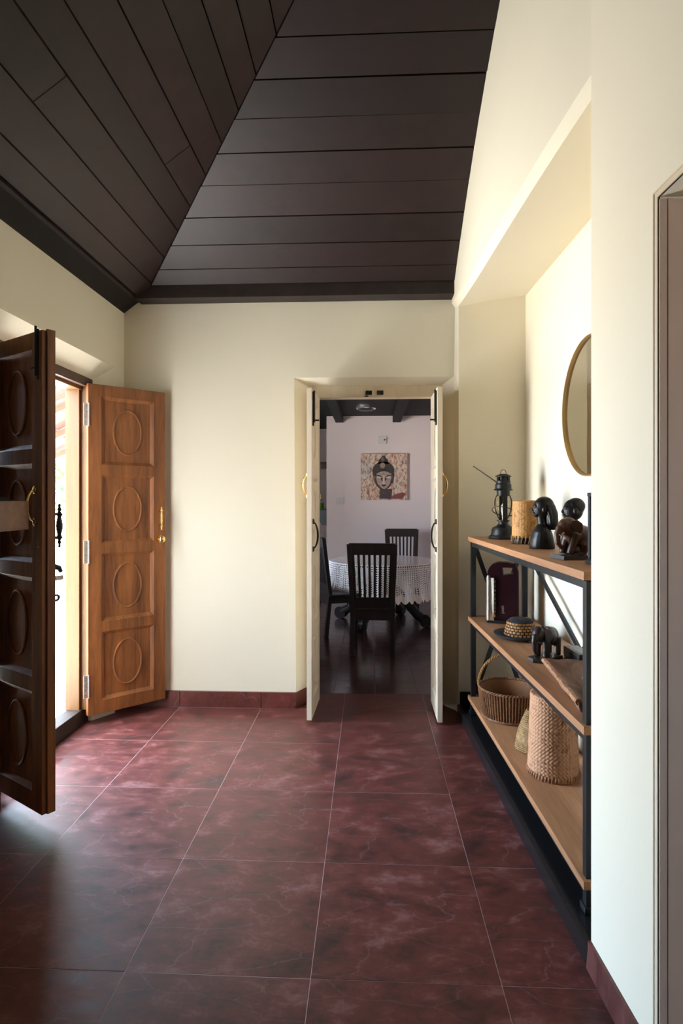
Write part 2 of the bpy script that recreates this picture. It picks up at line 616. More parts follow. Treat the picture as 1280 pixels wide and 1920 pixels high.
# floor: grout bed and red tiles
b = B()
b.span((-2.3, YF, -0.05), (2.4, 4.62, -0.0009))
floor = struct(b.obj('floor', 'grout'), 'dark red square tiled floor of the hallway', 'floor')
G = 0.0018
b = B()
b.box((0, 0, -0.006), (0.6 - G, 0.6 - G, 0.012), None, 0.0012)
tile_me = b.mesh('tile')
tile_me.materials.append(M['tile'])
b = B()
b.box((0, 0, -0.006), (0.6 - G, 0.355, 0.012), None, 0.0012)
sill_tile_me = b.mesh('tile')
sill_tile_me.materials.append(M['tile'])
for i in range(-2, 4):
    for j in range(-11, 2):
        inst('tile', tile_me, floor, (-0.785 + 0.6 * (i + 0.5), 3.062 + 0.6 * (j + 0.5), random.uniform(-0.0005, 0.0003)))
for i in range(0, 3):
    inst('tile', sill_tile_me, floor, (-0.785 + 0.6 * (i + 0.5), 4.441, 0.0))

# left wall with the entrance opening (splayed reveal)
XO = -2.06                                   # outer face
o1 = [(2.80, 0.0), (4.12, 0.0), (4.12, 2.46), (2.80, 2.46)]       # opening at the room face (y, z)
o2 = [(2.86, 0.0), (3.97, 0.0), (3.97, 2.345), (2.86, 2.345)]     # opening at the frame
b = B()


def holed(b, x, yl, yr, zt, o, fy=lambda x, y, z: (x, y, z)):
    b.face([fy(x, yl, 0), fy(x, o[0][0], 0), fy(x, o[0][0], zt), fy(x, yl, zt)])
    b.face([fy(x, o[1][0], 0), fy(x, yr, 0), fy(x, yr, zt), fy(x, o[1][0], zt)])
    b.face([fy(x, o[0][0], o[2][1]), fy(x, o[1][0], o[2][1]), fy(x, o[1][0], zt), fy(x, o[0][0], zt)])


def reveal(b, xa, oa, xb, ob):
    pa = [(xa, y, z) for y, z in oa]
    pb = [(xb, y, z) for y, z in ob]
    for i, j in ((1, 2), (2, 3), (3, 0)):
        b.face([pa[i], pa[j], pb[j], pb[i]])


holed(b, XL, 1.2, YB + 0.34, 3.15, o1)
reveal(b, XL, o1, -1.905, o2)
reveal(b, -1.905, o2, XO, o2)
holed(b, XO, YF - 0.2, 4.62, 3.15, o2)
b.face([(XL, YF, 3.15), (XL, 4.62, 3.15), (XO, 4.62, 3.15), (XO, YF, 3.15)])
struct(b.obj('wall_left', 'wall'), 'cream plastered wall around the sunlit entrance doorway', 'wall')

# back wall with the dining doorway
d1 = [(-0.53, 0.0), (0.628, 0.0), (0.612, 2.41), (-0.545, 2.41)]  # (x, z) at the wall face
d2 = [(-0.46, 0.0), (0.545, 0.0), (0.545, 2.375), (-0.46, 2.375)]   # at the frame
b = B()
zt = 3.15
b.face([(XL, YB, 0), (-0.53, YB, 0), (-0.545, YB, 2.41), (-0.545, YB, zt), (XL, YB, zt)])
b.face([(-0.545, YB, 2.41), (0.612, YB, 2.41), (0.70, YB, 2.41), (0.70, YB, zt), (-0.545, YB, zt)])
pa = [(x, YB, z) for x, z in d1]
pb = [(x, 4.41, z) for x, z in d2]
pc = [(x, 4.62, z) for x, z in d2]
for i, j in ((1, 2), (2, 3), (3, 0)):
    b.face([pa[i], pa[j], pb[j], pb[i]])
    b.face([pb[i], pb[j], pc[j], pc[i]])
b.face([(-2.2, 4.62, 0), (-0.46, 4.62, 0), (-0.46, 4.62, 3.0), (-2.2, 4.62, 3.0)])
b.face([(0.545, 4.62, 0), (2.3, 4.62, 0), (2.3, 4.62, 3.0), (0.545, 4.62, 3.0)])
b.face([(-0.46, 4.62, 2.375), (0.545, 4.62, 2.375), (0.545, 4.62, 3.0), (-0.46, 4.62, 3.0)])
struct(b.obj('wall_back', 'wall'), 'cream plastered wall pierced by the dining room doorway', 'wall')

# right wall: pier, doorway beside it, upper wall over the niche
YP, YD = 1.944, 1.533                        # pier edges
b = B()


def rw(y, z, off=0.0):
    return (XW(y) + off, y, z)


def wtop(x):
    return zleft(x) + 0.25


zt = 5.1
# face with the doorway hole
b.face([rw(YD, 0), rw(YP, 0), rw(YP, zt), rw(YD, zt)])
b.face([rw(0.60, 2.287), rw(YD, 2.287), rw(YD, zt), rw(0.60, zt)])
T = 0.26
b.face([rw(YD, 0), rw(YD, 2.287), rw(YD, 2.287, T), rw(YD, 0, T)])
b.face([rw(0.60, 0), rw(0.60, 2.287), rw(0.60, 2.287, T), rw(0.60, 0, T)])
b.face([rw(YD, 2.287), rw(0.60, 2.287), rw(0.60, 2.287, T), rw(YD, 2.287, T)])
b.face([rw(YP, 0), (1.35, YP, 0), (1.35, YP, zt), rw(YP, zt)])
# strip between niche and dining doorway
b.face([rw(4.20, 0), (0.628, YB, 0), (0.612, YB, 2.41), (0.62, YB, 2.99), rw(4.20, 2.96)])
# closing box of the room beyond the side doorway
for ya, yb_, za, zb in ((YF, -2.5, 0, 3), (-1.5, YD + 0.3, 0, 3), (-2.5, -1.5, 0, 1.0), (-2.5, -1.5, 2.0, 3)):
    b.face([(2.3, ya, za), (2.3, yb_, za), (2.3, yb_, zb), (2.3, ya, zb)])
b.face([(0.80, YD + 0.3, 0), (2.3, YD + 0.3, 0), (2.3, YD + 0.3, 3), (0.80, YD + 0.3, 3)])
b.face([(0.9, YF, 2.9), (2.3, YF, 2.9), (2.3, YD + 0.3, 2.9), (0.9, YD + 0.3, 2.9)])
struct(b.obj('wall_right', 'wall'), 'bright white plastered pier and wall beside the shelf niche', 'wall')

wn = thing('added_side_window', (0, 0, 0))  # unseen window, added to brighten the side doorway jamb
struct(wn, 'white framed window added out of view to light the side room', 'window')
for ya, yb_, za, zb in ((-2.5, -2.46, 1.0, 2.0), (-1.54, -1.5, 1.0, 2.0), (-2.46, -1.54, 1.0, 1.04), (-2.46, -1.54, 1.96, 2.0)):
    B().span((2.28, ya, za), (2.33, yb_, zb), 0.003).obj('window_frame', 'cream_wood', wn)

NB = lambda y: 1.10 + 0.028 * (4.2 - y)      # back of the niche
b = B()
ys = [4.283 - i * (4.283 - YP) / 16 for i in range(17)]
zf = lambda y: 2.805 + 0.062 * (4.283 - y - 1.22) ** 2
for i in range(16):
    ya, yb_ = ys[i], ys[i + 1]
    b.face([(XU(ya), ya, zf(ya) + 0.04), (XU(yb_), yb_, zf(yb_) + 0.04), (XU(yb_), yb_, 5.1), (XU(ya), ya, 5.1)])
    b.face([(XU(ya), ya, zf(ya) + 0.04), (XU(yb_), yb_, zf(yb_) + 0.04), (XU(yb_) + 0.03, yb_, zf(yb_)), (XU(ya) + 0.03, ya, zf(ya))])
    b.face([(XU(ya) + 0.03, ya, zf(ya)), (XU(yb_) + 0.03, yb_, zf(yb_)), (NB(yb_), yb_, 2.955), (NB(ya), ya, 2.955)])
    b.face([(NB(ya), ya, 0), (NB(yb_), yb_, 0), (NB(yb_), yb_, 2.955), (NB(ya), ya, 2.955)])
b.face([rw(4.20, 0), (NB(4.2), 4.20, 0), (NB(4.2), 4.20, 2.96), rw(4.20, 2.96)])
bmesh.ops.remove_doubles(b.bm, verts=b.bm.verts, dist=0.0005)
struct(b.obj('wall_niche', 'wall'), 'cream plastered niche with soffit behind the metal shelf', 'wall')

# walls behind the camera, given dark boards to cut bounced light
b = B()
b.face([(XL, YF, 0), (2.4, YF, 0), (2.4, YF, 5.2), (XL, YF, 5.2)])
b.face([(XL, YF, 0), (XL, 1.2, 0), (XL, 1.2, 3.15), (XL, YF, 3.15)])
b.face([rw(YF, 0), rw(0.60, 0), rw(0.60, zt), rw(YF, zt)])
struct(b.obj('wall_rear', 'dark_board'), 'hallway end walls with dark panelling added to cut bounced light', 'wall')

# ceiling: dark backing, boards, wall plates
b = B()
XE = 1.05
hs, he = (XH, YB, ZT + 0.03), (XE, yhip(XE), zleft(XE) + 0.03)
b.face([hs, (XE, YB, ZT + 0.03), he])
b.face([(XL - 0.2, YF - 0.1, zleft(XL - 0.2) + 0.03), (XL - 0.2, YB + 0.34, zleft(XL - 0.2) + 0.03), (XH, YB + 0.34, ZT + 0.03), hs, he, (XE, YF - 0.1, zleft(XE) + 0.03)])
b.face([(XH, YB, ZT + 0.03), (XH, YB + 0.36, ZT + 0.03), (XE, YB + 0.36, ZT + 0.03), (XE, YB, ZT + 0.03)])
ceiling = struct(b.obj('ceiling', 'dark_gap'), 'dark brown boarded hip ceiling sloping up from the walls', 'ceiling')
ylines = [4.150, 4.046, 3.896, 3.738, 3.568, 3.415, 3.263, 3.108, 2.955, 2.802, 2.65, 2.50, 2.35, 2.20, 2.05, 1.90, 1.75, 1.6]
n = len(ylines) - 1
for i in range(n):
    y1, y0 = ylines[i] - 0.004, ylines[i + 1] + 0.004
    dr = random.uniform(-0.002, 0.002)
    t0, t1 = 0.0, random.uniform(0.002, 0.006)
    tw = random.uniform(-0.004, 0.004)

    def hipx(y):
        return XH + KB * (YB - y) / KL + 0.005
    def rx(y):
        return XU(y) + 0.02
    low = [(hipx(y1), y1, zback(y1) - t1), (rx(y1), y1 + tw, zback(y1) - t1 + dr), (rx(y0), y0 + tw, zback(y0) - t0 + dr), (hipx(y0), y0, zback(y0) - t0)]
    bb = B()
    bb.hexa(low, [(x, y, z + 0.018) for x, y, z in low])
    o = bb.obj('ceiling_board', 'dark_board', ceiling)
xlines = [-1.66, -1.549, -1.397, -1.251, -1.128, -0.984, -0.848, -0.719, -0.595, -0.465, -0.335, -0.205, -0.075, 0.055, 0.185, 0.315, 0.445, 0.575, 0.705, 0.90]
splits = {2: 2.39, 4: 3.21, 6: 0.9, 9: 1.3}
for i in range(len(xlines) - 1):
    x0, x1 = xlines[i] + 0.003, xlines[i + 1] - 0.003
    t = random.uniform(0.0, 0.004)
    segs = [(YF, None)]
    if i in splits:
        segs = [(YF, splits[i] - 0.002), (splits[i] + 0.002, None)]
    for ya, yb_ in segs:
        e0 = yhip(x0) - 0.006 if yb_ is None else yb_
        e1 = yhip(x1) - 0.006 if yb_ is None else yb_
        low = [(x0, ya, zleft(x0) - t), (x1, ya, zleft(x1) - t - 0.001), (x1, e1, zleft(x1) - t - 0.001), (x0, e0, zleft(x0) - t)]
        bb = B()
        bb.hexa(low, [(x, y, z + 0.018) for x, y, z in low])
        bb.obj('ceiling_board', 'dark_board', ceiling)
b = B()
b.hexa([(XL, YF, ZT), (XH, YF, ZT + 0.012), (XH, YF, ZT + 0.10), (XL, YF, ZT + 0.10)],
       [(XL, YB, ZT), (XH, YB, ZT + 0.012), (XH, YB, ZT + 0.10), (XL, YB, ZT + 0.10)])
struct(b.obj('trim_1', 'beam'), 'blackish wooden wall plate above the entrance wall', 'beam')
b = B()
b.span((XH, 4.155, ZT - 0.002), (0.60, YB + 0.02, 3.056), 0.004)
struct(b.obj('trim_2', 'beam'), 'black wooden wall plate above the dining doorway wall', 'beam')

# skirtings
bbase = thing('baseboard_back', (0, 0, 0))
struct(bbase, 'red tile skirting along the wall by the dining doorway', 'skirting')
for xa, xb in ((XL, -1.386), (-1.384, -0.786), (-0.784, -0.53)):
    B().span((xa + 0.001, YB - 0.02, 0.001), (xb - 0.001, YB, 0.115), 0.0015).obj('skirting_tile', 'tile_skirt', bbase)
bb = B()
bb.hexa([(-0.531, YB - 0.02, 0.001), (-0.46, 4.40, 0.001), (-0.48, 4.41, 0.001), (-0.54, YB, 0.001)],
        [(-0.531, YB - 0.02, 0.115), (-0.46, 4.40, 0.115), (-0.48, 4.41, 0.115), (-0.54, YB, 0.115)])
bb.obj('skirting_tile', 'tile_skirt', bbase)
bleft = thing('baseboard_left', (0, 0, 0))
struct(bleft, 'red tile skirting along the entrance wall', 'skirting')
for ya, yb_ in ((4.125, YB - 0.02), (2.2, 2.79), (1.6, 2.198), (1.0, 1.598)):
    B().span((XL, ya, 0.001), (XL + 0.02, yb_, 0.115), 0.0015).obj('skirting_tile', 'tile_skirt', bleft)
bright = thing('baseboard_right', (0, 0, 0))
struct(bright, 'glossy red tile skirting at the foot of the white pier', 'skirting')
bb = B()
bb.hexa([rw(YD, 0.001, -0.016), rw(YP, 0.001, -0.016), rw(YP, 0.001), rw(YD, 0.001)],
        [rw(YD, 0.10, -0.010), rw(YP, 0.09, -0.010), rw(YP, 0.09), rw(YD, 0.10)])
bb.obj('skirting_tile', 'tile_skirt', bright)

# niche plinth of black stone
b = B()
pr = [(-0.012, 0.001), (-0.012, 0.070), (0.0, 0.075), (0.012, 0.075), (0.40, 0.078), (0.40, 0.001)]
ra = [(XW(YP + 0.004) + a, YP + 0.004, z) for a, z in pr]
rb = [(XW(4.195) + a, 4.195, z) for a, z in pr]
b.hexa(ra, rb)
b.span((0.64, 4.18, 0.075), (1.08, 4.197, 0.165), 0.002)
struct(b.obj('trim_3', 'granite'), 'black stone plinth under the metal shelf', 'plinth')

# side doorway architrave
tr = thing('trim_4', (0, 0, 0))
struct(tr, 'cream moulded architrave around the side doorway', 'door trim')
for off, wd, th in ((0.0, 0.018, 0.003), (0.014, 0.005, 0.005)):
    bb = B()
    bb.hexa([rw(YD + off, 0.10, 0.004), rw(YD + off + wd, 0.10, 0.004), rw(YD + off + wd, 0.10, -th), rw(YD + off, 0.10, -th)],
            [rw(YD + off, 2.287 + off, 0.004), rw(YD + off + wd, 2.287 + off + wd, 0.004), rw(YD + off + wd, 2.287 + off + wd, -th), rw(YD + off, 2.287 + off, -th)])
    bb.hexa([rw(YD + off, 2.287 + off, 0.004), rw(YD + off + wd, 2.287 + off + wd, 0.004), rw(YD + off + wd, 2.287 + off + wd, -th), rw(YD + off, 2.287 + off, -th)],
            [rw(0.6, 2.287 + off, 0.004), rw(0.6, 2.287 + off + wd, 0.004), rw(0.6, 2.287 + off + wd, -th), rw(0.6, 2.287 + off, -th)])
    bb.obj('moulding', 'cream_wood', tr)

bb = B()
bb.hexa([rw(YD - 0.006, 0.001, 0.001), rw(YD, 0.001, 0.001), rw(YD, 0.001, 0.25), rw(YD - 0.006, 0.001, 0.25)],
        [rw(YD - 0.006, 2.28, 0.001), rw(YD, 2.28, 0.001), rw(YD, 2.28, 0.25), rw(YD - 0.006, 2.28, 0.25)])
bb.obj('jamb_tint_sheet', 'lining', tr)  # thin sheet laid on the reveal to carry the bounce tint
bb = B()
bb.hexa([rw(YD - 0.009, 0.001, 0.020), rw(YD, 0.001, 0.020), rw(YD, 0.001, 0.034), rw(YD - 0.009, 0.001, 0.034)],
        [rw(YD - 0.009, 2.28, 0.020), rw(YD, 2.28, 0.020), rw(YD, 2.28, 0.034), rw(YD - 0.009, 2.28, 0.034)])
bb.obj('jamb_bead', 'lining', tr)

# ------------------------------------------------------------------ dining room
DY = 9.0
b = B()
b.span((-2.3, 4.62, -0.05), (2.4, 10.8, -0.0025))
dfloor = struct(b.obj('floor_dining', 'grout_dark'), 'glossy dark tiled floor of the dining room', 'floor')
P = 0.328
b = B()
b.box((0, 0, -0.006), (P - 0.003, P - 0.003, 0.012), None, 0.001)
dt = b.mesh('tile')
dt.materials.append(M['tile_dining'])
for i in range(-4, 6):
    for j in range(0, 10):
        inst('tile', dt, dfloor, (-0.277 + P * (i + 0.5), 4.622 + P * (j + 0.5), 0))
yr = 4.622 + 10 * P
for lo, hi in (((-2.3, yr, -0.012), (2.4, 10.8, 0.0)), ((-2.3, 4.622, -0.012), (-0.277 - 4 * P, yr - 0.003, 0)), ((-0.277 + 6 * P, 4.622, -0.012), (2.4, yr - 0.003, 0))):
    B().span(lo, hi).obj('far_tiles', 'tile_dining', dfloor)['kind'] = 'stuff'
b = B()
b.span((-0.648, DY, 0), (2.3, DY + 0.12, 2.82))
struct(b.obj('wall_dining', 'wall_dining'), 'dining room wall carrying the painting, bounce tint in its colour', 'wall')
b = B()
b.face([(-2.2, 10.6, 0), (0.5, 10.6, 0), (0.5, 10.6, 3), (-2.2, 10.6, 3)])
b.face([(0.5, DY + 0.12, 0), (0.5, 10.6, 0), (0.5, 10.6, 3), (0.5, DY + 0.12, 3)])
struct(b.obj('wall_washroom', 'wall_dining'), 'pale wall of the wash area beyond the dining room', 'wall')
b = B()
b.face([(2.3, 4.62, 0), (2.3, DY, 0), (2.3, DY, 3), (2.3, 4.62, 3)])
struct(b.obj('wall_dining_right', 'wall_dining'), 'pale side wall of the dining room', 'wall')
b = B()
wo = [(5.45, 0.9), (7.15, 0.9), (7.15, 2.2), (5.45, 2.2)]
x = -2.2
b.face([(x, 4.62, 0), (x, 5.45, 0), (x, 5.45, 3), (x, 4.62, 3)])
b.face([(x, 7.15, 0), (x, 10.6, 0), (x, 10.6, 3), (x, 7.15, 3)])
b.face([(x, 5.45, 0), (x, 7.15, 0), (x, 7.15, 0.9), (x, 5.45, 0.9)])
b.face([(x, 5.45, 2.2), (x, 7.15, 2.2), (x, 7.15, 3), (x, 5.45, 3)])
struct(b.obj('wall_dining_left', 'wall_dining'), 'dining room wall with the window', 'wall')
wn = thing('window_1', (0, 0, 0))
struct(wn, 'white framed window lighting the dining room', 'window')
for ya, yb_, za, zb in ((5.45, 5.50, 0.9, 2.2), (7.10, 7.15, 0.9, 2.2), (5.50, 7.10, 0.9, 0.95), (5.50, 7.10, 2.15, 2.2), (6.28, 6.32, 0.95, 2.15)):
    B().span((-2.23, ya, za), (-2.18, yb_, zb), 0.003).obj('window_frame', 'cream_wood', wn)
b = B()
b.span((-2.2, 4.62, 2.80), (2.3, 10.6, 2.86))
dceil = struct(b.obj('ceiling_dining', 'beam_black'), 'black flat wooden ceiling of the dining room', 'ceiling')
for xx in (-1.4, -0.45, 0.42, 1.3):
    B().span((xx - 0.06, 4.62, 2.70), (xx + 0.06, DY, 2.80), 0.004).obj('ceiling_beam', 'beam_black', dceil)
cl = thing('ceiling_lamp', (-0.04, 8.05, 2.80))
tag(cl, 'round chrome rimmed lamp on the black dining room ceiling', 'lamp')
B().lathe([(0.135, 0.0), (0.135, -0.035), (0.125, -0.045)], n=32).obj('rim', 'chrome', cl)
B().lathe([(0.122, -0.040), (0.10, -0.058), (0.05, -0.066), (0.01, -0.068)], n=32).obj('diffuser', 'black_plastic', cl)


# ------------------------------------------------------------------ painting on canvas
def painting():
    t = thing('painting', (0.2275, DY - 0.02, 1.868))
    tag(t, 'square canvas painting of a serene head with topknot on mottled rust ground', 'painting')
    B().box((0, 0, 0), (0.705, 0.036, 0.706), None, 0.003).obj('canvas', 'canvas', t)

    def flat(name, pts, col, d):
        mname = 'paint_%02d_%02d_%02d' % tuple(int(c * 99) for c in col)
        if mname not in M:
            M[mname] = plain(mname, col, 0.6, 0, 0.35, 35)
        bb = B()
        k = 0.705
        y = -0.0182 - d
        bb.prism(pts, lambda px, pz: ((px - 0.5) * k, y, (0.5 - pz) * k), lambda px, pz: ((px - 0.5) * k, y - 0.0006, (0.5 - pz) * k))
        bb.obj(name, mname, t)

    def oval(cx, cy, rx, ry, n=28, a0=0, a1=360):
        return [(cx + rx * math.cos(R(a0 + (a1 - a0) * i / n)), cy + ry * math.sin(R(a0 + (a1 - a0) * i / n))) for i in range(n)]
    # coordinates as fractions of the canvas, from its top left corner
    flat('painted_neck', [(0.42, 0.76), (0.68, 0.76), (0.66, 0.97), (0.40, 0.97)], (0.06, 0.035, 0.035), 0.000)
    flat('painted_shoulder', [(0.62, 0.97), (0.72, 0.88), (0.90, 0.83), (0.97, 0.86), (0.90, 0.97)], (0.20, 0.05, 0.045), 0.0)
    flat('painted_hair', oval(0.49, 0.36, 0.235, 0.195), (0.040, 0.028, 0.026), 0.0006)
    flat('painted_topknot', [(0.37, 0.22), (0.40, 0.13), (0.445, 0.075), (0.46, 0.04), (0.52, 0.04), (0.535, 0.075), (0.58, 0.13), (0.61, 0.22)], (0.03, 0.022, 0.02), 0.0006)
    flat('painted_ear', [(0.25, 0.42), (0.29, 0.42), (0.33, 0.64), (0.30, 0.64)], (0.11, 0.06, 0.04), 0.0006)
    flat('painted_ear', [(0.69, 0.42), (0.73, 0.42), (0.70, 0.64), (0.66, 0.64)], (0.05, 0.03, 0.03), 0.0006)
    flat('painted_jaw', oval(0.493, 0.555, 0.182, 0.225), (0.024, 0.017, 0.017), 0.0012)
    flat('painted_face', [(0.34, 0.43), (0.42, 0.39), (0.50, 0.375), (0.58, 0.39), (0.66, 0.43), (0.655, 0.56), (0.62, 0.66), (0.56, 0.735), (0.50, 0.765), (0.44, 0.735), (0.37, 0.66), (0.335, 0.56)], (0.36, 0.25, 0.21), 0.0018)
    flat('painted_crown', oval(0.47, 0.255, 0.055, 0.065), (0.24, 0.17, 0.12), 0.0016)
    flat('painted_crown', oval(0.475, 0.12, 0.035, 0.05), (0.15, 0.10, 0.075), 0.0016)
    for s in (-1, 1):
        cx = 0.495 + s * 0.105
        flat('painted_brow', [(0.495 + s * 0.022, 0.60), (0.495 + s * 0.030, 0.52), (0.495 + s * 0.065, 0.468), (cx + s * 0.03, 0.452), (cx + s * 0.075, 0.475), (cx + s * 0.03, 0.475), (0.495 + s * 0.085, 0.497), (0.495 + s * 0.062, 0.55)], (0.012, 0.010, 0.012), 0.0024)
        flat('painted_eyelid', oval(cx, 0.515, 0.055, 0.028), (0.52, 0.40, 0.36), 0.0026)
        flat('painted_lash', [(cx - 0.06, 0.522), (cx, 0.545), (cx + 0.06, 0.522), (cx, 0.556)], (0.015, 0.012, 0.014), 0.0030)
    flat('painted_nose', [(0.485, 0.46), (0.505, 0.46), (0.512, 0.60), (0.525, 0.645), (0.495, 0.66), (0.468, 0.645), (0.482, 0.60)], (0.60, 0.48, 0.42), 0.0030)
    flat('painted_mouth', [(0.44, 0.675), (0.475, 0.662), (0.495, 0.668), (0.515, 0.662), (0.555, 0.675), (0.52, 0.70), (0.495, 0.708), (0.47, 0.70)], (0.03, 0.02, 0.02), 0.0030)
    flat('painted_mark', oval(0.493, 0.43, 0.010, 0.011, 12), (0.05, 0.03, 0.03), 0.0030)


painting()


# ------------------------------------------------------------------ doors
def leaf_parts(root, W, H, T, mat, ovals=True, panels=4, rail=0.070, top=0.080, bot=0.090, stile=0.088, sgn=1):
    """leaf in local x (0..W from the hinge), z (0..H); front face at -y"""
    Wd = sgn * W

    def sp(x0, x1, z0, z1, y0=-T / 2, y1=T / 2, bev=0.002):
        return B().span((min(sgn * x0, sgn * x1), y0, z0), (max(sgn * x0, sgn * x1), y1, z1), bev)
    sp(0, stile, 0, H).obj('stile', mat, root)
    sp(W - stile, W, 0, H).obj('stile', mat, root)
    ph = (H - top - bot - rail * (panels - 1)) / panels
    sp(stile, W - stile, H - top, H).obj('rail', mat, root)
    sp(stile, W - stile, 0, bot).obj('rail', mat, root)
    for i in range(panels):
        z0 = bot + i * (ph + rail)
        z1 = z0 + ph
        if i:
            sp(stile, W - stile, z0 - rail, z0).obj('rail', mat, root)
        bb = sp(stile, W - stile, z0, z1, -T * 0.09, T * 0.09, 0)
        m = 0.022
        for side in (-1, 1):
            ya, yb_ = side * T * 0.48, side * T * 0.09
            xo0, xo1 = sgn * stile, sgn * (W - stile)
            xi0, xi1 = sgn * (stile + m), sgn * (W - stile - m)
            o = [(xo0, ya, z0), (xo1, ya, z0), (xo1, ya, z1), (xo0, ya, z1)]
            q = [(xi0, yb_, z0 + m), (xi1, yb_, z0 + m), (xi1, yb_, z1 - m), (xi0, yb_, z1 - m)]
            for k in range(4):
                bb.face([o[k], o[(k + 1) % 4], q[(k + 1) % 4], q[k]])
        pn = bb.obj('panel', mat, root, 20)
        if ovals:
            cx, cz = sgn * W / 2, (z0 + z1) / 2
            rx, rz = (W - 2 * stile) * 0.265, ph * 0.335
            for side in (-1, 1):
                y = side * T * 0.10
                B().tube([(cx + rx * math.cos(2 * PI * k / 40), y, cz + rz * math.sin(2 * PI * k / 40)) for k in range(40)], 0.0075, 6, True).obj('oval_moulding', mat, pn)


LZ0, LZ1 = 0.07, 2.30


def bar_handle(root, loc, h, mat, out, name='pull_handle', r=0.006):
    # bowed pull: two feet and a bow standing off along `out`
    x, y, z = loc
    ox, oy = out
    bb = B()
    pts, rs = [], []
    for k in range(13):
        a = k / 12
        d = 0.034 * math.sin(PI * a) ** 0.55
        pts.append((x + ox * d, y + oy * d, z - h / 2 + h * a))
        rs.append(r * (0.75 + 0.5 * math.sin(PI * a)))
    bb.tube(pts, rs, 10)
    for s in (-1, 1):
        bb.ell((x, y, z + s * h / 2), (0.011, 0.011, 0.019), None, 12, 8)
    return bb.obj(name, mat, root)


# far leaf, folded back against the corner
a, c = Vector((-1.889, 3.871)), Vector((-1.497, 4.250))
d = c - a
W1 = d.length
door1 = thing('door_1', (a.x, a.y, LZ0), math.atan2(d.y, d.x))
struct(door1, 'lit teak door leaf with four oval-moulded panels and brass knob', 'door')
leaf_parts(door1, W1, LZ1 - LZ0, 0.044, 'teak')
bb = B()
prof = [(0.002, -0.085), (0.006, -0.08), (0.003, -0.07), (0.008, -0.062), (0.010, -0.052), (0.005, -0.044), (0.006, -0.03), (0.009, -0.015), (0.006, 0.0), (0.009, 0.015), (0.006, 0.03), (0.005, 0.044), (0.010, 0.052), (0.008, 0.062), (0.003, 0.07), (0.006, 0.08), (0.002, 0.085)]
bb.lathe(prof, (W1 - 0.040, -0.046, 1.315), 14)
for s in (-1, 1):
    bb.cyl((W1 - 0.040, -0.018, 1.315 + s * 0.05), (W1 - 0.040, -0.046, 1.315 + s * 0.05), 0.012, 0.007, 12)
bb.obj('pull_handle', 'brass', door1)
bb = B()
bb.cyl((W1 - 0.042, -0.018, 1.165), (W1 - 0.042, -0.028, 1.165), 0.027, 0.025, 20)
bb.cyl((W1 - 0.042, -0.026, 1.165), (W1 - 0.042, -0.050, 1.165), 0.009, 0.010, 14)
bb.ell((W1 - 0.042, -0.060, 1.165), (0.024, 0.019, 0.024), None, 18, 12)
bb.obj('knob', 'brass', door1)
for z in (0.20, 1.10, 2.02):
    bb = B()
    bb.box((-0.012, -0.020, z), (0.032, 0.004, 0.15), None, 0.001)
    bb.cyl((0.004, -0.022, z - 0.078), (0.004, -0.022, z + 0.078), 0.006, None, 10)
    hg = bb.obj('hinge', 'steel', door1)
    for k in (-0.055, -0.02, 0.02, 0.055):
        B().cyl((-0.014 + (0.006 if k > 0 else -0.004), -0.0215, z + k), (-0.014 + (0.006 if k > 0 else -0.004), -0.0232, z + k), 0.003, 0.0025, 8).obj('screw', 'iron', hg)

# near leaf, swung into the room; its free edge points at the camera side
a, c = Vector((-1.915, 2.925)), Vector((-1.486, 2.655))
d = c - a
W2 = d.length
door2 = thing('door_2', (a.x, a.y, LZ0), math.atan2(d.y, d.x))
struct(door2, 'shadowed panelled door leaf with bowed brass handle swung into the hallway', 'door')
leaf_parts(door2, W2, LZ1 - LZ0, 0.044, 'teak')
B().span((W2 - 0.004, -0.002, 0.0), (W2 + 0.012, 0.036, LZ1 - LZ0 + 0.006), 0.003).obj('closing_strip', 'teak', door2)
bar_handle(door2, (W2 - 0.060, -0.024, 1.42), 0.150, 'brass', (0, -1))
bb = B()
bb.box((W2 - 0.036, -0.024, 2.12), (0.020, 0.010, 0.235), None, 0.002)
bb.cyl((W2 - 0.036, -0.032, 2.02), (W2 - 0.036, -0.032, 2.25), 0.006, None, 10)
bb.cyl((W2 - 0.036, -0.032, 2.06), (W2 - 0.062, -0.040, 2.055), 0.005, None, 8)
bb.obj('tower_bolt', 'iron', door2)
for z in (1.23, 1.17):
    B().cyl((W2 - 0.03, -0.019, z), (W2 - 0.03, -0.024, z), 0.004, 0.003, 10).obj('screw', 'chrome', door2)
# hardware on its outer face, seen past the edge
bb = B()
prof = [(0.002, -0.105), (0.007, -0.10), (0.005, -0.088), (0.010, -0.078), (0.006, -0.068), (0.015, -0.055), (0.009, -0.042), (0.014, -0.02), (0.016, 0.0), (0.014, 0.02), (0.009, 0.042), (0.015, 0.055), (0.006, 0.068), (0.010, 0.078), (0.005, 0.088), (0.007, 0.10), (0.002, 0.105)]
bb.lathe(prof, (W2 - 0.03, 0.078, 1.325), 14)
for s in (-1, 1):
    bb.cyl((W2 - 0.03, 0.018, 1.325 + s * 0.055), (W2 - 0.03, 0.078, 1.325 + s * 0.055), 0.008, 0.007, 10)
bb.obj('outer_pull', 'iron', door2)
bb = B()
bb.tube([(W2 - 0.03, 0.018, 1.125), (W2 - 0.03, 0.05, 1.135), (W2 - 0.028, 0.075, 1.125), (W2 - 0.028, 0.085, 1.105)], [0.016, 0.015, 0.013, 0.009], 10)
bb.obj('latch_lever', 'iron', door2)
B().box((W2 - 0.03, 0.058, 1.078), (0.012, 0.076, 0.022), None, 0.003).obj('latch_bar', 'steel', door2)
bb = B()
hp = [(0.06 * 0 + 0.018, -0.016), (0.070, -0.016), (0.083, -0.008), (0.083, 0.008), (0.070, 0.016), (0.018, 0.016)]
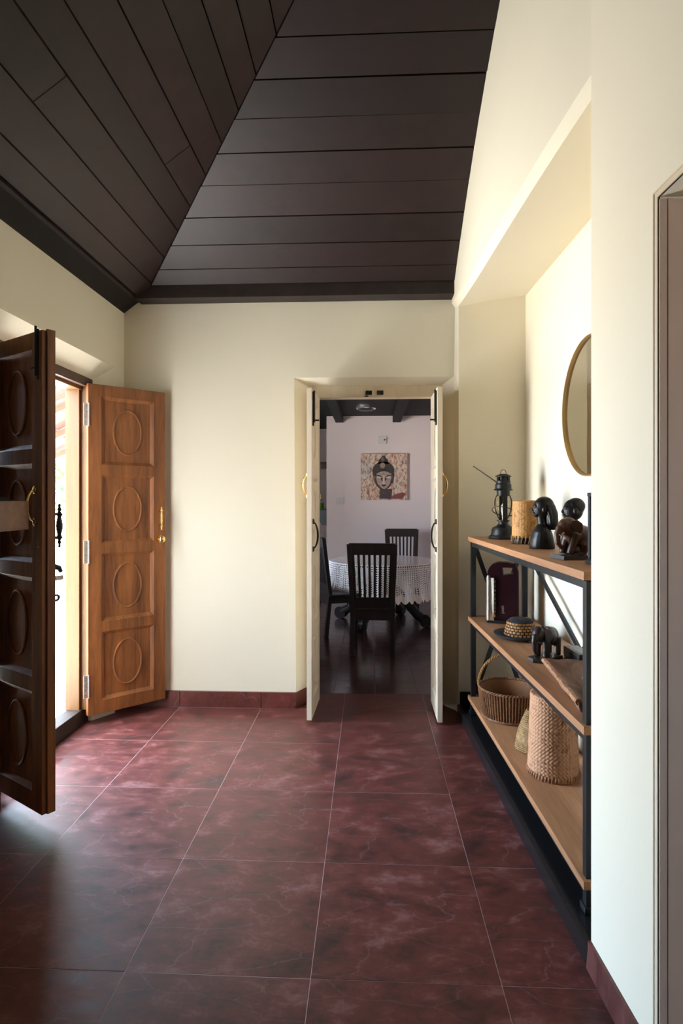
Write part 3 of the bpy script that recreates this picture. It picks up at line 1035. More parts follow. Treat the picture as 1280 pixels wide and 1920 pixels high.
ring0 = [(0.062 + 0.008 * math.cos(2 * PI * k / 12), 0.008 * math.sin(2 * PI * k / 12)) for k in range(12)]
outer = [(0.062 + 0.020 * math.cos(2 * PI * k / 12), 0.018 * math.sin(2 * PI * k / 12)) for k in range(12)]
bb.rings([[(W2 - 0.034, y, 0.985 + z) for y, z in ring0], [(W2 - 0.034, y, 0.985 + z) for y, z in outer],
          [(W2 - 0.028, y, 0.985 + z) for y, z in outer], [(W2 - 0.028, y, 0.985 + z) for y, z in ring0]], False, True)
bb.box((W2 - 0.031, 0.030, 0.985), (0.006, 0.030, 0.032))
bb.obj('hasp', 'iron', door2)

# entrance frame and sill
fr = thing('trim_5', (0, 0, 0))
struct(fr, 'teak entrance door frame with worn black sill', 'door frame')
b = B()
b.span((-2.04, 3.875, 0.10), (-1.945, 3.97, 2.29), 0.003)
b.span((-1.945, 3.900, 0.10), (-1.905, 3.97, 2.29), 0.003)
b.obj('jamb', 'teak_light', fr)
b = B()
b.span((-2.04, 2.86, 0.10), (-1.945, 2.90, 2.29), 0.003)
b.span((-1.945, 2.86, 0.10), (-1.905, 2.885, 2.29), 0.003)
b.obj('jamb', 'teak_light', fr)
B().span((-1.935, 2.86, 2.285), (-1.898, 3.97, 2.345), 0.003).obj('head', 'teak_dark', fr)
B().span((-2.04, 2.86, 2.262), (-1.936, 3.97, 2.345), 0.003).obj('head', 'teak_light', fr)
B().span((-2.03, 2.80, 0.0), (-1.93, 4.02, 0.105), 0.006).obj('sill', 'sill_wood', fr)
B().span((-2.35, 2.80, 0.0), (-2.032, 4.05, 0.10), 0.004).obj('outer_step', 'paving', fr)

# dining doorway: cream frame and two narrow leaves folded towards the hallway
fr = thing('trim_6', (0, 0, 0))
struct(fr, 'cream painted frame of the dining doorway with bolt keepers', 'door frame')
B().span((-0.46, 4.41, 2.285), (0.545, 4.50, 2.375), 0.003).obj('head', 'cream_wood', fr)
B().span((-0.46, 4.41, 0), (-0.385, 4.50, 2.285), 0.003).obj('jamb', 'cream_wood', fr)
B().span((0.475, 4.41, 0), (0.545, 4.50, 2.285), 0.003).obj('jamb', 'cream_wood', fr)
for xx in (0.0, 0.085):
    kp = B()
    kp.box((xx - 0.012, 4.402, 2.318), (0.022, 0.016, 0.030), None, 0.003)
    kp.box((xx + 0.013, 4.402, 2.318), (0.020, 0.016, 0.030), None, 0.003)
    kp.obj('bolt_keeper', 'iron', fr)
B().box((-0.018, 4.403, 2.292), (0.022, 0.014, 0.008), None, 0.001).obj('bolt_keeper', 'iron', fr)


def slim_leaf(name, hinge, free, label, side):
    a, c = Vector(hinge), Vector(free)
    d = c - a
    W = d.length
    t = thing(name, (a.x, a.y, 0.02), math.atan2(d.y, d.x))
    struct(t, label, 'door')
    leaf_parts(t, W, 2.262, 0.034, 'cream_wood', True, 4, 0.07, 0.08, 0.12, 0.085)
    inn = side                       # local y sign of the face towards the passage
    bb = B()
    bb.box((W - 0.045, inn * 0.022, 2.125), (0.022, 0.009, 0.235), None, 0.002)
    bb.cyl((W - 0.045, inn * 0.029, 2.03), (W - 0.045, inn * 0.029, 2.25), 0.006, None, 10)
    bb.cyl((W - 0.045, inn * 0.029, 2.045), (W - 0.045, inn * 0.062, 2.045), 0.006, None, 8)
    bb.obj('tower_bolt', 'iron', t)
    bar_handle(t, (W - 0.055, inn * 0.019, 1.255), 0.19, 'iron', (0, inn), 'black_handle')
    bar_handle(t, (W - 0.050, -inn * 0.019, 1.60), 0.15, 'brass', (0, -inn), 'brass_handle')
    return t


slim_leaf('door_3', (-0.388, 4.43), (-0.405, 3.99), 'narrow cream door leaf with the brass handle towards the open wall', -1 * -1)
slim_leaf('door_4', (0.478, 4.43), (0.478, 3.99), 'narrow cream door leaf standing next to the shelf niche', -1)


# ------------------------------------------------------------------ shelf unit
SA = math.atan(0.0365)
shelf = thing('metal_shelf', (0.70, 4.0, 0.0), 0.0)
tag(shelf, 'black metal framed shelf unit with three pine boards in the niche', 'shelf')
SD, SL = 0.345, 1.90                         # depth (x) and length towards the camera (-y)
shelf.rotation_euler = (0, 0, SA)
# local frame: x depth, y from 0 to -SL ; slope of the unit follows the wall
LT = 0.032
S_ = lambda x, y, z: (x, y, z)
for x in (0.0, SD):
    for y in (0.0, -SL):
        bb = B()
        bb.span((x - LT / 2, y - LT / 2, 0.085), (x + LT / 2, y + LT / 2, 1.235), 0.002)
        bb.box((x, y, 0.092), (0.048, 0.048, 0.026), None, 0.006)
        bb.obj('leg', 'black_metal', shelf)
for z in (0.20, 0.735, 1.27):
    pl = B()
    pl.span((-0.030, -SL - 0.030, z - 0.030), (SD + 0.020, 0.030, z), 0.002)
    pl.obj('board', 'pine', shelf)
    for x in (0.0, SD):
        B().span((x - 0.013, -SL + LT / 2, z - 0.064), (x + 0.013, -LT / 2, z - 0.031), 0.002).obj('rail', 'black_metal', shelf)
    for y in (0.0, -SL):
        B().span((LT / 2, y - 0.013, z - 0.064), (SD - LT / 2, y + 0.013, z - 0.031), 0.002).obj('rail', 'black_metal', shelf)


def bar(p0, p1, w=0.022):
    bb = B()
    p0, p1 = Vector(p0), Vector(p1)
    d = p1 - p0
    q = d.to_track_quat('X', 'Z')
    bb.box((p0 + p1) / 2, (d.length, w * 0.6, w), q.to_matrix(), 0.002)
    bb.obj('brace', 'black_metal', shelf)


for y in (0.0, -SL):
    bar((0.016, y, 1.20), (SD / 2, y, 0.75), 0.028)
    bar((SD - 0.016, y, 1.20), (SD / 2, y, 0.75), 0.028)
    bar((SD / 2, y, 0.67), (0.016, y, 0.225), 0.028)
    bar((SD / 2, y, 0.67), (SD - 0.016, y, 0.225), 0.028)
bar((SD, -0.02, 1.20), (SD, -SL / 2, 0.745), 0.026)
bar((SD, -SL + 0.02, 1.20), (SD, -SL / 2, 0.745), 0.026)


# ------------------------------------------------------------------ things on the top board
ZA, ZM, ZB = 1.271, 0.736, 0.201


def weave_cyl(b, r0, r1, h, nu=120, nv=44, amp=0.0028, steps=4, z0=0.0, kind='diag', close_top=True):
    """round woven wall with the relief of the weave in the mesh"""
    rings = []
    b.tone = []
    for j in range(nv + 1):
        v = j / nv
        ring = []
        for i in range(nu):
            a = 2 * PI * i / nu
            tone = 0.5
            if kind == 'diag':
                p, q = (i + j) / steps, (i - j) / steps
                if ((j // (steps * 4)) % 2):
                    p, q = q, p
                fa = p - math.floor(p)
                fb = (q + math.floor(p)) / 2.0
                ib = math.floor(fb)
                fb -= ib
                tone = (math.sin(math.floor(p) * 12.9898 + ib * 78.233 + (j // (steps * 4)) * 3.7) * 43758.5453) % 1.0
                d = min(1.0, 2.2 * math.sin(PI * fa)) * min(1.0, 2.6 * math.sin(PI * fb)) - 0.5
            else:
                d = 1.0 if ((i // steps) + (j // 2)) % 2 == 0 else -0.8
            b.tone.append(tone)
            r = r0 + (r1 - r0) * v + amp * d
            ring.append((r * math.cos(a), r * math.sin(a), z0 + h * v))
        rings.append(ring)
    if close_top:
        rt = r1
        rings.append([(rt * 0.93 * math.cos(2 * PI * i / nu), rt * 0.93 * math.sin(2 * PI * i / nu), z0 + h + 0.004) for i in range(nu)])
        rings.append([(rt * 0.4 * math.cos(2 * PI * i / nu), rt * 0.4 * math.sin(2 * PI * i / nu), z0 + h + 0.006) for i in range(nu)])
    b.rings(rings)
    return b


def lashed_rim(b, r, z, n=44, t=0.006, hgt=0.020):
    b.lathe([(r - t, z - hgt / 2), (r + t, z - hgt / 2), (r + t * 1.2, z), (r + t, z + hgt / 2), (r - t, z + hgt / 2)], (0, 0, 0), 48)
    for k in range(n):
        a = 2 * PI * k / n
        p = lambda rr, zz, da=0.0: (rr * math.cos(a + da), rr * math.sin(a + da), zz)
        b.tube([p(r + t * 0.6, z - hgt * 0.62), p(r + t * 1.9, z, 0.02), p(r + t * 0.6, z + hgt * 0.62, 0.04)], 0.0028, 5)
    return b


# pressure lantern
L = thing('oil_lantern', (0.855, 3.80, ZA), R(-13))
tag(L, 'black hurricane lantern with clear glass globe on the top pine board', 'lantern')
B().lathe([(0.090, 0.0), (0.092, 0.008), (0.088, 0.018), (0.078, 0.024), (0.074, 0.040), (0.073, 0.058), (0.066, 0.072), (0.045, 0.082), (0.032, 0.092), (0.030, 0.108), (0.040, 0.112), (0.040, 0.118), (0.02, 0.120)], n=36).obj('fuel_tank', 'iron', L)
B().lathe([(0.024, 0.122), (0.034, 0.135), (0.050, 0.175), (0.056, 0.215), (0.055, 0.245), (0.047, 0.268), (0.042, 0.280)], n=32, cap=False).obj('globe', 'glass', L)
bb = B()
bb.lathe([(0.040, 0.272), (0.041, 0.305), (0.060, 0.309), (0.058, 0.314), (0.050, 0.320), (0.050, 0.345), (0.045, 0.352), (0.045, 0.368), (0.038, 0.372)], n=32)
for k in range(10):
    a = 2 * PI * k / 10
    bb.box((0.037 * math.cos(a), 0.037 * math.sin(a), 0.384), (0.006, 0.010, 0.026), Euler((0, 0, a)))
bb.lathe([(0.030, 0.372), (0.030, 0.396)], n=20)
bb.lathe([(0.049, 0.395), (0.050, 0.399), (0.028, 0.410), (0.022, 0.413)], n=32)
bb.obj('hood', 'iron', L)
B().tube([(0.018 * math.cos(R(a)), 0.0, 0.410 + 0.030 * math.sin(R(a))) for a in range(0, 181, 15)], 0.0022, 6).obj('hanging_loop', 'iron', L)
bb = B()
for s in (-1, 1):
    bb.box((0.012 * s, -0.060 * s, 0.250), (0.028, 0.006, 0.27), Euler((0, 0, R(11))), 0.002)
    bb.box((0.012 * s, -0.052 * s, 0.116), (0.032, 0.024, 0.008), Euler((0, 0, R(11))))
bb.obj('side_post', 'iron', L)
for tilt in (R(24), R(-24)):
    rm = Euler((tilt, R(10), 0)).to_matrix()
    B().tube([Vector((0, 0, 0.175)) + rm @ Vector((0.070 * math.cos(2 * PI * k / 36), 0.070 * math.sin(2 * PI * k / 36), 0)) for k in range(36)], 0.002, 6, True).obj('wire_guard', 'iron', L)
B().tube([(-0.038, 0.0, 0.358), (-0.19, 0.05, 0.468)], [0.0045, 0.0030], 8).obj('pump_rod', 'iron', L)
B().lathe([(0.006, 0.12), (0.009, 0.15), (0.014, 0.18), (0.013, 0.21), (0.005, 0.225)], n=14).obj('mantle', 'white_plastic', L)

# golden woven cup
k = thing('woven_cup', (0.895, 3.40, ZA))
tag(k, 'golden woven bamboo basket with dark laced foot beside the lantern', 'basket')
weave_cyl(B(), 0.079, 0.074, 0.205, 128, 54, 0.0034, 4, 0.034).obj('weave', 'bamboo_gold', k, 60)
B().lathe([(0.080, 0.0), (0.082, 0.016), (0.080, 0.032), (0.05, 0.034)], n=40).obj('foot_ring', 'iron', k)
bb = B()
for q in range(26):
    a = 2 * PI * q / 26
    bb.tube([(0.083 * math.cos(a + d_), 0.083 * math.sin(a + d_), z) for d_, z in ((0, 0.004), (0.05, 0.020), (0.10, 0.044))], 0.0032, 5)
bb.obj('lacing', 'bamboo_gold', k)


def bust(name, loc, rz, label, longhair, scale=1.0):
    t = thing(name, loc, rz)
    tag(t, label, 'carving')
    s = scale
    b = B()                                   # local: face looks along -x
    b.rings([[(x * s * (0.050 + 0 * z), y * s, z * s) for x, y in [(math.cos(2 * PI * q / 20) * wx / 0.050, math.sin(2 * PI * q / 20) * wy) for q in range(20)]] for z, wx, wy in
             ((0.0, 0.062, 0.062), (0.015, 0.063, 0.064), (0.05, 0.058, 0.066), (0.085, 0.048, 0.062), (0.105, 0.036, 0.050), (0.120, 0.025, 0.030))])
    b.cyl((0.004 * s, 0, 0.10 * s), (-0.004 * s, 0, 0.170 * s), 0.024 * s, 0.022 * s, 16)
    b.ell((0.002 * s, 0, 0.205 * s), (0.046 * s, 0.037 * s, 0.052 * s), Euler((0, R(-12), 0)), 20, 14)
    b.ell((0.014 * s, 0, 0.220 * s), (0.042 * s, 0.038 * s, 0.042 * s), None, 20, 14)
    b.ell((-0.026 * s, 0, 0.172 * s), (0.018 * s, 0.018 * s, 0.014 * s))          # chin
    b.ell((-0.044 * s, 0, 0.196 * s), (0.011 * s, 0.009 * s, 0.010 * s))          # nose
    b.ell((-0.040 * s, 0, 0.203 * s), (0.009 * s, 0.006 * s, 0.016 * s))
    b.ell((-0.041 * s, 0, 0.181 * s), (0.010 * s, 0.012 * s, 0.005 * s))          # lips
    b.ell((-0.040 * s, 0, 0.174 * s), (0.009 * s, 0.011 * s, 0.005 * s))
    for q in (-1, 1):
        b.ell((-0.034 * s, q * 0.015 * s, 0.210 * s), (0.008 * s, 0.009 * s, 0.005 * s))   # lids
        b.ell((-0.034 * s, q * 0.014 * s, 0.219 * s), (0.009 * s, 0.013 * s, 0.004 * s))   # brows
        b.ell((0.006 * s, q * 0.038 * s, 0.200 * s), (0.010 * s, 0.006 * s, 0.017 * s))    # ears
    body = b.obj('figure', 'ebony', t)
    remesh(body, 0.0030 * s, 3)
    h = B()
    if longhair:
        h.ell((0.010 * s, 0, 0.218 * s), (0.050 * s, 0.043 * s, 0.047 * s), None, 24, 16)
        h.tube([(0.034 * s, 0, 0.215 * s), (0.044 * s, 0, 0.175 * s), (0.046 * s, 0, 0.130 * s), (0.046 * s, 0, 0.095 * s)], [0.030 * s, 0.034 * s, 0.034 * s, 0.026 * s], 16)
        for q in (-1, 1):
            h.tube([(0.024 * s, q * 0.030 * s, 0.205 * s), (0.036 * s, q * 0.030 * s, 0.165 * s), (0.040 * s, q * 0.028 * s, 0.120 * s)], [0.010 * s, 0.010 * s, 0.006 * s], 10)
    else:
        h.ell((0.013 * s, 0, 0.222 * s), (0.044 * s, 0.0405 * s, 0.041 * s), None, 24, 16)
    ho = h.obj('hair', 'ebony', t)
    remesh(ho, 0.0034 * s, 2)
    return t


bust('carved_bust', (0.885, 3.06, ZA), R(-8), 'ebony carved bust with long smooth hair beside the golden basket', True, 1.0)
bust('carved_bust', (0.965, 2.84, ZA), R(-8), 'ebony carved bust with short cropped hair behind the seated elephant', False, 0.98)


def elephant(name, loc, rz, label, s, mat, seated):
    """carved elephant on a base plate, looking along -x"""
    t = thing(name, loc, rz)
    tag(t, label, 'carving')
    b = B()
    V = lambda x, y, z: Vector((x, y, z)) * s
    if not seated:
        b.ell(V(0.012, 0, 0.110), (0.062 * s, 0.040 * s, 0.046 * s), None, 24, 16)
        b.ell(V(0.045, 0, 0.105), (0.036 * s, 0.038 * s, 0.046 * s))
        b.ell(V(-0.025, 0, 0.118), (0.036 * s, 0.036 * s, 0.044 * s))
        b.ell(V(-0.062, 0, 0.128), (0.030 * s, 0.029 * s, 0.036 * s), Euler((0, R(20), 0)))
        b.ell(V(-0.060, 0, 0.152), (0.018 * s, 0.022 * s, 0.014 * s))
        for q in (-1, 1):
            b.tube([V(-0.030, q * 0.022, 0.105), V(-0.032, q * 0.024, 0.06), V(-0.034, q * 0.024, 0.018)], [0.020 * s, 0.016 * s, 0.0165 * s], 12)
            b.tube([V(0.056, q * 0.022, 0.105), V(0.060, q * 0.024, 0.06), V(0.058, q * 0.024, 0.018)], [0.023 * s, 0.016 * s, 0.0165 * s], 12)
        b.tube([V(-0.084, 0, 0.125), V(-0.094, 0, 0.095), V(-0.092, 0, 0.060), V(-0.080, 0, 0.038), V(-0.066, 0, 0.040)], [0.017 * s, 0.013 * s, 0.010 * s, 0.008 * s, 0.006 * s], 12)
        b.tube([V(0.078, 0, 0.130), V(0.088, 0, 0.10), V(0.086, 0, 0.06)], [0.006 * s, 0.0045 * s, 0.005 * s], 8)
    else:
        b.ell(V(0.030, 0, 0.080), (0.056 * s, 0.048 * s, 0.060 * s), Euler((0, R(-25), 0)), 24, 16)
        b.ell(V(-0.004, 0, 0.112), (0.044 * s, 0.042 * s, 0.046 * s))
        b.ell(V(-0.042, 0, 0.132), (0.034 * s, 0.031 * s, 0.036 * s))
        b.ell(V(-0.030, 0, 0.155), (0.026 * s, 0.026 * s, 0.016 * s))
        for q in (-1, 1):
            b.tube([V(-0.012, q * 0.026, 0.105), V(-0.028, q * 0.028, 0.06), V(-0.040, q * 0.028, 0.022)], [0.022 * s, 0.016 * s, 0.014 * s], 12)
            b.tube([V(0.050, q * 0.034, 0.070), V(0.012, q * 0.042, 0.050), V(0.010, q * 0.042, 0.022)], [0.030 * s, 0.022 * s, 0.014 * s], 12)
            b.ell(V(0.0, q * 0.042, 0.022), (0.022 * s, 0.015 * s, 0.010 * s))
        b.tube([V(-0.066, 0, 0.130), V(-0.080, 0, 0.100), V(-0.078, 0, 0.066), V(-0.062, 0, 0.046), V(-0.046, 0, 0.052)], [0.018 * s, 0.014 * s, 0.011 * s, 0.009 * s, 0.007 * s], 12)
        b.tube([V(0.080, 0, 0.075), V(0.090, 0, 0.045), V(0.084, 0, 0.020)], [0.006 * s, 0.005 * s, 0.005 * s], 8)
    o = b.obj('body', mat, t)
    remesh(o, 0.0032 * s, 3)
    hx, hz = (-0.060, 0.125) if not seated else (-0.036, 0.130)
    for q in (-1, 1):
        e = B()
        out = [(-0.014, 0.026), (0.012, 0.030), (0.030, 0.016), (0.032, -0.008), (0.020, -0.032), (0.006, -0.040), (-0.004, -0.018)]
        f0 = lambda px, pz: V(hx + 0.010 + px, q * (0.030 + max(0, px) * 0.35), hz + pz)
        f1 = lambda px, pz: V(hx + 0.010 + px, q * (0.036 + max(0, px) * 0.35), hz + pz)
        e.prism(out, f0, f1)
        e.obj('ear', mat, t)
        B().tube([V(hx - 0.022, q * 0.014, hz - 0.020), V(hx - 0.036, q * 0.017, hz - 0.034), V(hx - 0.046, q * 0.017, hz - 0.030)], [0.0042 * s, 0.0035 * s, 0.0015 * s], 8).obj('tusk', 'pale_stone' if seated else mat, t)
    pl = [(-0.105, 0.0), (-0.085, -0.045), (0.075, -0.045), (0.095, 0.0), (0.075, 0.045), (-0.085, 0.045)] if not seated else [(-0.085, -0.055), (0.10, -0.055), (0.10, 0.055), (-0.085, 0.055)]
    b = B()
    b.prism(pl, lambda x, y: V(x, y, 0.0), lambda x, y: V(x * 0.97, y * 0.97, 0.016))
    b.obj('base_plate', 'carved_dark', t)
    return t


elephant('elephant_carving', (0.868, 2.53, ZA), R(14), 'reddish brown seated elephant carving on a square base', 1.02, 'carved', True)
elephant('elephant_carving', (0.868, 2.94, ZM), R(40), 'dark wooden standing elephant carving in front of the straw hat', 1.02, 'carved_dark', False)

# black candle lantern half hidden by the pier
t = thing('candle_lantern', (0.915, 2.27, ZA), R(4))
tag(t, 'black metal candle lantern with glass panes next to the white pier', 'lantern')
hw = 0.055
for sx in (-1, 1):
    for sy in (-1, 1):
        B().span((sx * hw - 0.008, sy * hw - 0.008, 0.016), (sx * hw + 0.008, sy * hw + 0.008, 0.262), 0.001).obj('post', 'black_metal', t)
B().box((0, 0, 0.008), (0.140, 0.140, 0.016), None, 0.002).obj('base', 'black_metal', t)
bb = B()
bb.box((0, 0, 0.268), (0.130, 0.130, 0.014), None, 0.002)
bb.hexa([(-0.05, -0.05, 0.275), (0.05, -0.05, 0.275), (0.05, 0.05, 0.275), (-0.05, 0.05, 0.275)],
        [(-0.028, -0.028, 0.292), (0.028, -0.028, 0.292), (0.028, 0.028, 0.292), (-0.028, 0.028, 0.292)])
bb.obj('roof', 'black_metal', t)
for ax in (0, 1):
    for s in (-1, 1):
        bb = B()
        if ax:
            bb.span((-hw + 0.008, s * hw - 0.0012, 0.016), (hw - 0.008, s * hw + 0.0012, 0.262))
        else:
            bb.span((s * hw - 0.0012, -hw + 0.008, 0.016), (s * hw + 0.0012, hw - 0.008, 0.262))
        bb.obj('pane', 'smoke_glass', t)
B().lathe([(0.024, 0.017), (0.024, 0.10), (0.020, 0.104), (0.002, 0.102)], n=20).obj('candle', 'pale_stone', t)
B().tube([(0.034 * math.cos(R(a)), 0.0, 0.290 + 0.034 * math.sin(R(a))) for a in range(0, 181, 12)], 0.0025, 6).obj('handle', 'black_metal', t)

# round mirror on the niche wall
my = 3.04
t = thing('round_mirror', (NB(my) - 0.006, my, 1.995), -math.atan(0.028) * -1)
tag(t, 'round wall mirror with slim gold frame inside the niche', 'mirror')
n = 72
bb = B()
rg = []
for k in range(n):
    a = 2 * PI * k / n
    ca, sa = math.cos(a), math.sin(a)
    rg.append([(x, r * ca, r * sa) for r, x in ((0.350, 0.0), (0.357, 0.0), (0.357, -0.024), (0.350, -0.024))])
bb.rings(rg, False, True)
bb.obj('frame', 'gold_frame', t)
bb = B()
bb.rings([[(-0.004, 0.351 * math.cos(2 * PI * k / n), 0.351 * math.sin(2 * PI * k / n)) for k in range(n)], [(-0.010, 0.351 * math.cos(2 * PI * k / n), 0.351 * math.sin(2 * PI * k / n)) for k in range(n)]])
bb.obj('mirror_glass', 'mirror', t)

# ------------------------------------------------------------------ things on the middle board
t = thing('emergency_lamp', (0.862, 3.83, ZM), R(-16))
tag(t, 'maroon rechargeable emergency lamp with bright tube and carrying handle', 'lamp')


def rounded(w_, h_, r, n=8):
    pts = []
    for cx, cz, a0 in ((w_ / 2 - r, r * 0.25, -90), (w_ / 2 - r, h_ - r, 0), (-w_ / 2 + r, h_ - r, 90), (-w_ / 2 + r, r * 0.25, 180)):
        rr_ = r if a0 in (0, 90) else r * 0.25
        cx2 = cx if a0 in (0, 90) else (w_ / 2 - rr_ if a0 == -90 else -w_ / 2 + rr_)
        for q in range(n + 1):
            a = R(a0 + 90 * q / n)
            pts.append((cx2 + rr_ * math.cos(a), cz + rr_ * math.sin(a)))
    return pts


ol = rounded(0.19, 0.385, 0.075)
hole = [(0.000, 0.300), (0.062, 0.310), (0.058, 0.352), (-0.005, 0.352)]


def with_hole(b, outer, inner, y0, y1):
    # bridge outer outline to an inner hole, front, back and sides
    no, ni = len(outer), len(inner)
    f = lambda p, y: (p[0], y, p[1])
    import mathutils
    for y in (y0, y1):
        vo = [b.bm.verts.new(f(p, y)) for p in outer]
        vi = [b.bm.verts.new(f(p, y)) for p in inner]
        ed = [b.bm.edges.new((vo[i], vo[(i + 1) % no])) for i in range(no)] + [b.bm.edges.new((vi[i], vi[(i + 1) % ni])) for i in range(ni)]
        bmesh.ops.triangle_fill(b.bm, use_beauty=True, use_dissolve=False, edges=ed)
    for ring in (outer, inner):
        m_ = len(ring)
        for i in range(m_):
            p, q = ring[i], ring[(i + 1) % m_]
            b.face([f(p, y0), f(q, y0), f(q, y1), f(p, y1)])
    bmesh.ops.remove_doubles(b.bm, verts=b.bm.verts, dist=0.0002)


bb = B()
with_hole(bb, ol, hole, -0.042, 0.042)
bb.obj('body', 'maroon', t, 50)
bb = B()
bb.cyl((-0.078, -0.036, 0.012), (-0.078, -0.036, 0.285), 0.027, None, 20)
bb.obj('reflector', 'chrome', t)
B().cyl((-0.090, -0.060, 0.016), (-0.090, -0.060, 0.300), 0.007, None, 12).obj('tube', 'white_plastic', t)
for q in range(9):
    B().box((-0.052, -0.0460, 0.045 + q * 0.027), (0.012, 0.012, 0.020), None, 0.002).obj('reflector_rib', 'chrome', t)
B().span((-0.098, -0.066, 0.0), (0.098, 0.046, 0.016), 0.004).obj('foot', 'black_plastic', t)
B().box((0.032, 0, 0.302), (0.075, 0.060, 0.014), Euler((0, R(-12), 0)), 0.004).obj('handle_grip', 'black_plastic', t)
fc = bpy.data.curves.new('brand_text', 'FONT')
fc.body = 'peak'
fc.size = 0.027
fc.extrude = 0.0004
ft = bpy.data.objects.new('tmp', fc)
COL.objects.link(ft)
dg = bpy.context.evaluated_depsgraph_get()
me = bpy.data.meshes.new_from_object(ft.evaluated_get(dg))
bpy.data.objects.remove(ft)
me.materials.clear()
me.materials.append(M['print_grey'])
inst('lettering', me, t, (0.006, -0.0428, 0.060), Euler((PI / 2, R(-90), 0), 'XYZ'))

t = thing('straw_hat', (0.862, 3.40, ZM))
tag(t, 'hat with straw woven crown and black brim on the middle board', 'hat')
B().lathe([(0.02, 0.002), (0.10, 0.0), (0.140, 0.010), (0.150, 0.024), (0.143, 0.026), (0.10, 0.012), (0.082, 0.012)], n=44).obj('brim', 'cloth_dark', t)
bb = B()
for j in range(5):
    for i in range(24):
        a = 2 * PI * (i + 0.5 * (j % 2)) / 24
        r = 0.088 - 0.0034 * j
        bb.box((r * math.cos(a), r * math.sin(a), 0.022 + j * 0.0155), (0.006, 0.0175, 0.0118), Euler((0, R(-8), a)), 0.0025)
bb.obj('woven_band', 'bamboo_gold', t)
B().lathe([(0.083, 0.012), (0.070, 0.086), (0.072, 0.094), (0.058, 0.106), (0.03, 0.110), (0.005, 0.109)], n=40).obj('crown', 'cloth_dark', t)

t = thing('leather_case', (1.010, 2.90, ZM), R(4))
tag(t, 'small black rounded case by the diagonal back brace', 'case')
B().box((0, 0, 0.030), (0.075, 0.19, 0.060), None, 0.018).obj('shell', 'black_plastic', t)
B().box((-0.0385, 0, 0.036), (0.004, 0.15, 0.003), None, 0.001).obj('seam', 'iron', t)

# rough wooden tray
t = thing('wooden_tray', (0.922, 2.44, ZM), R(-4.5))
tag(t, 'rough bark edged wooden tray on the middle board', 'tray')
b = B()
nx, ny = 22, 40
TW, TLn = 0.29, 0.60
grid = []
for j in range(ny + 1):
    row = []
    for i in range(nx + 1):
        u, v = i / nx * 2 - 1, j / ny * 2 - 1
        e = max(abs(u) ** 5, abs(v) ** 6)
        z = 0.012 + 0.040 * e + 0.0025 * math.sin(9 * u + 3 * math.sin(5 * v)) + random.uniform(-0.001, 0.001)
        wob = 1 + 0.03 * math.sin(7 * v + 2) * (abs(u) > 0.8) + random.uniform(-0.006, 0.006) * (e > 0.8)
        row.append((u * TW / 2 * wob, v * TLn / 2, z))
    grid.append(row)
top = [[b.bm.verts.new(p) for p in r] for r in grid]
bot = [[b.bm.verts.new((p[0] * 0.93, p[1] * 0.96, max(0.0, p[2] - 0.014 - 0.02 * (p[2] > 0.03)))) for p in r] for r in grid]
for j in range(ny):
    for i in range(nx):
        b.bm.faces.new((top[j][i], top[j][i + 1], top[j + 1][i + 1], top[j + 1][i]))
        b.bm.faces.new((bot[j][i], bot[j + 1][i], bot[j + 1][i + 1], bot[j][i + 1]))
for j in range(ny):
    b.bm.faces.new((top[j][0], top[j + 1][0], bot[j + 1][0], bot[j][0]))
    b.bm.faces.new((top[j][nx], bot[j][nx], bot[j + 1][nx], top[j + 1][nx]))
for i in range(nx):
    b.bm.faces.new((top[0][i], bot[0][i], bot[0][i + 1], top[0][i + 1]))
    b.bm.faces.new((top[ny][i], top[ny][i + 1], bot[ny][i + 1], bot[ny][i]))
b.obj('tray_body', 'bark', t, 60)
B().tube([(-TW / 2 * (1 + random.uniform(-0.02, 0.02)), -TLn / 2 * 0.96 + TLn * 0.96 * q / 24, 0.050 + random.uniform(-0.004, 0.004)) for q in range(25)], [0.011 + random.uniform(-0.002, 0.003) for q in range(25)], 7).obj('bark_edge', 'bamboo_pink', t)
t = thing('small_dish', (0.935, 2.36, ZM + 0.016))
tag(t, 'small brown dish lying in the rough wooden tray', 'dish')
B().lathe([(0.030, 0.0), (0.062, 0.010), (0.070, 0.018), (0.066, 0.019), (0.05, 0.011), (0.01, 0.008)], n=32).obj('bowl', 'carved', t)
t = thing('dried_leaf', (0.905, 2.47, ZM + 0.034), R(20))
tag(t, 'pale dried leaf with thin stem resting in the wooden tray', 'leaf')
bb = B()
lv = [(-0.034, 0.0), (-0.020, 0.018), (0.004, 0.020), (0.022, 0.0), (0.004, -0.020), (-0.020, -0.018)]
bb.prism(lv, lambda x, y: (x, y, 0.012 + 0.25 * abs(y)), lambda x, y: (x, y, 0.0135 + 0.25 * abs(y)))
bb.obj('blade', 'dry_leaf', t)
B().tube([(0.018, 0, 0.013), (0.05, -0.01, 0.020), (0.085, -0.03, 0.010)], 0.0016, 6).obj('stem', 'dry_leaf', t)

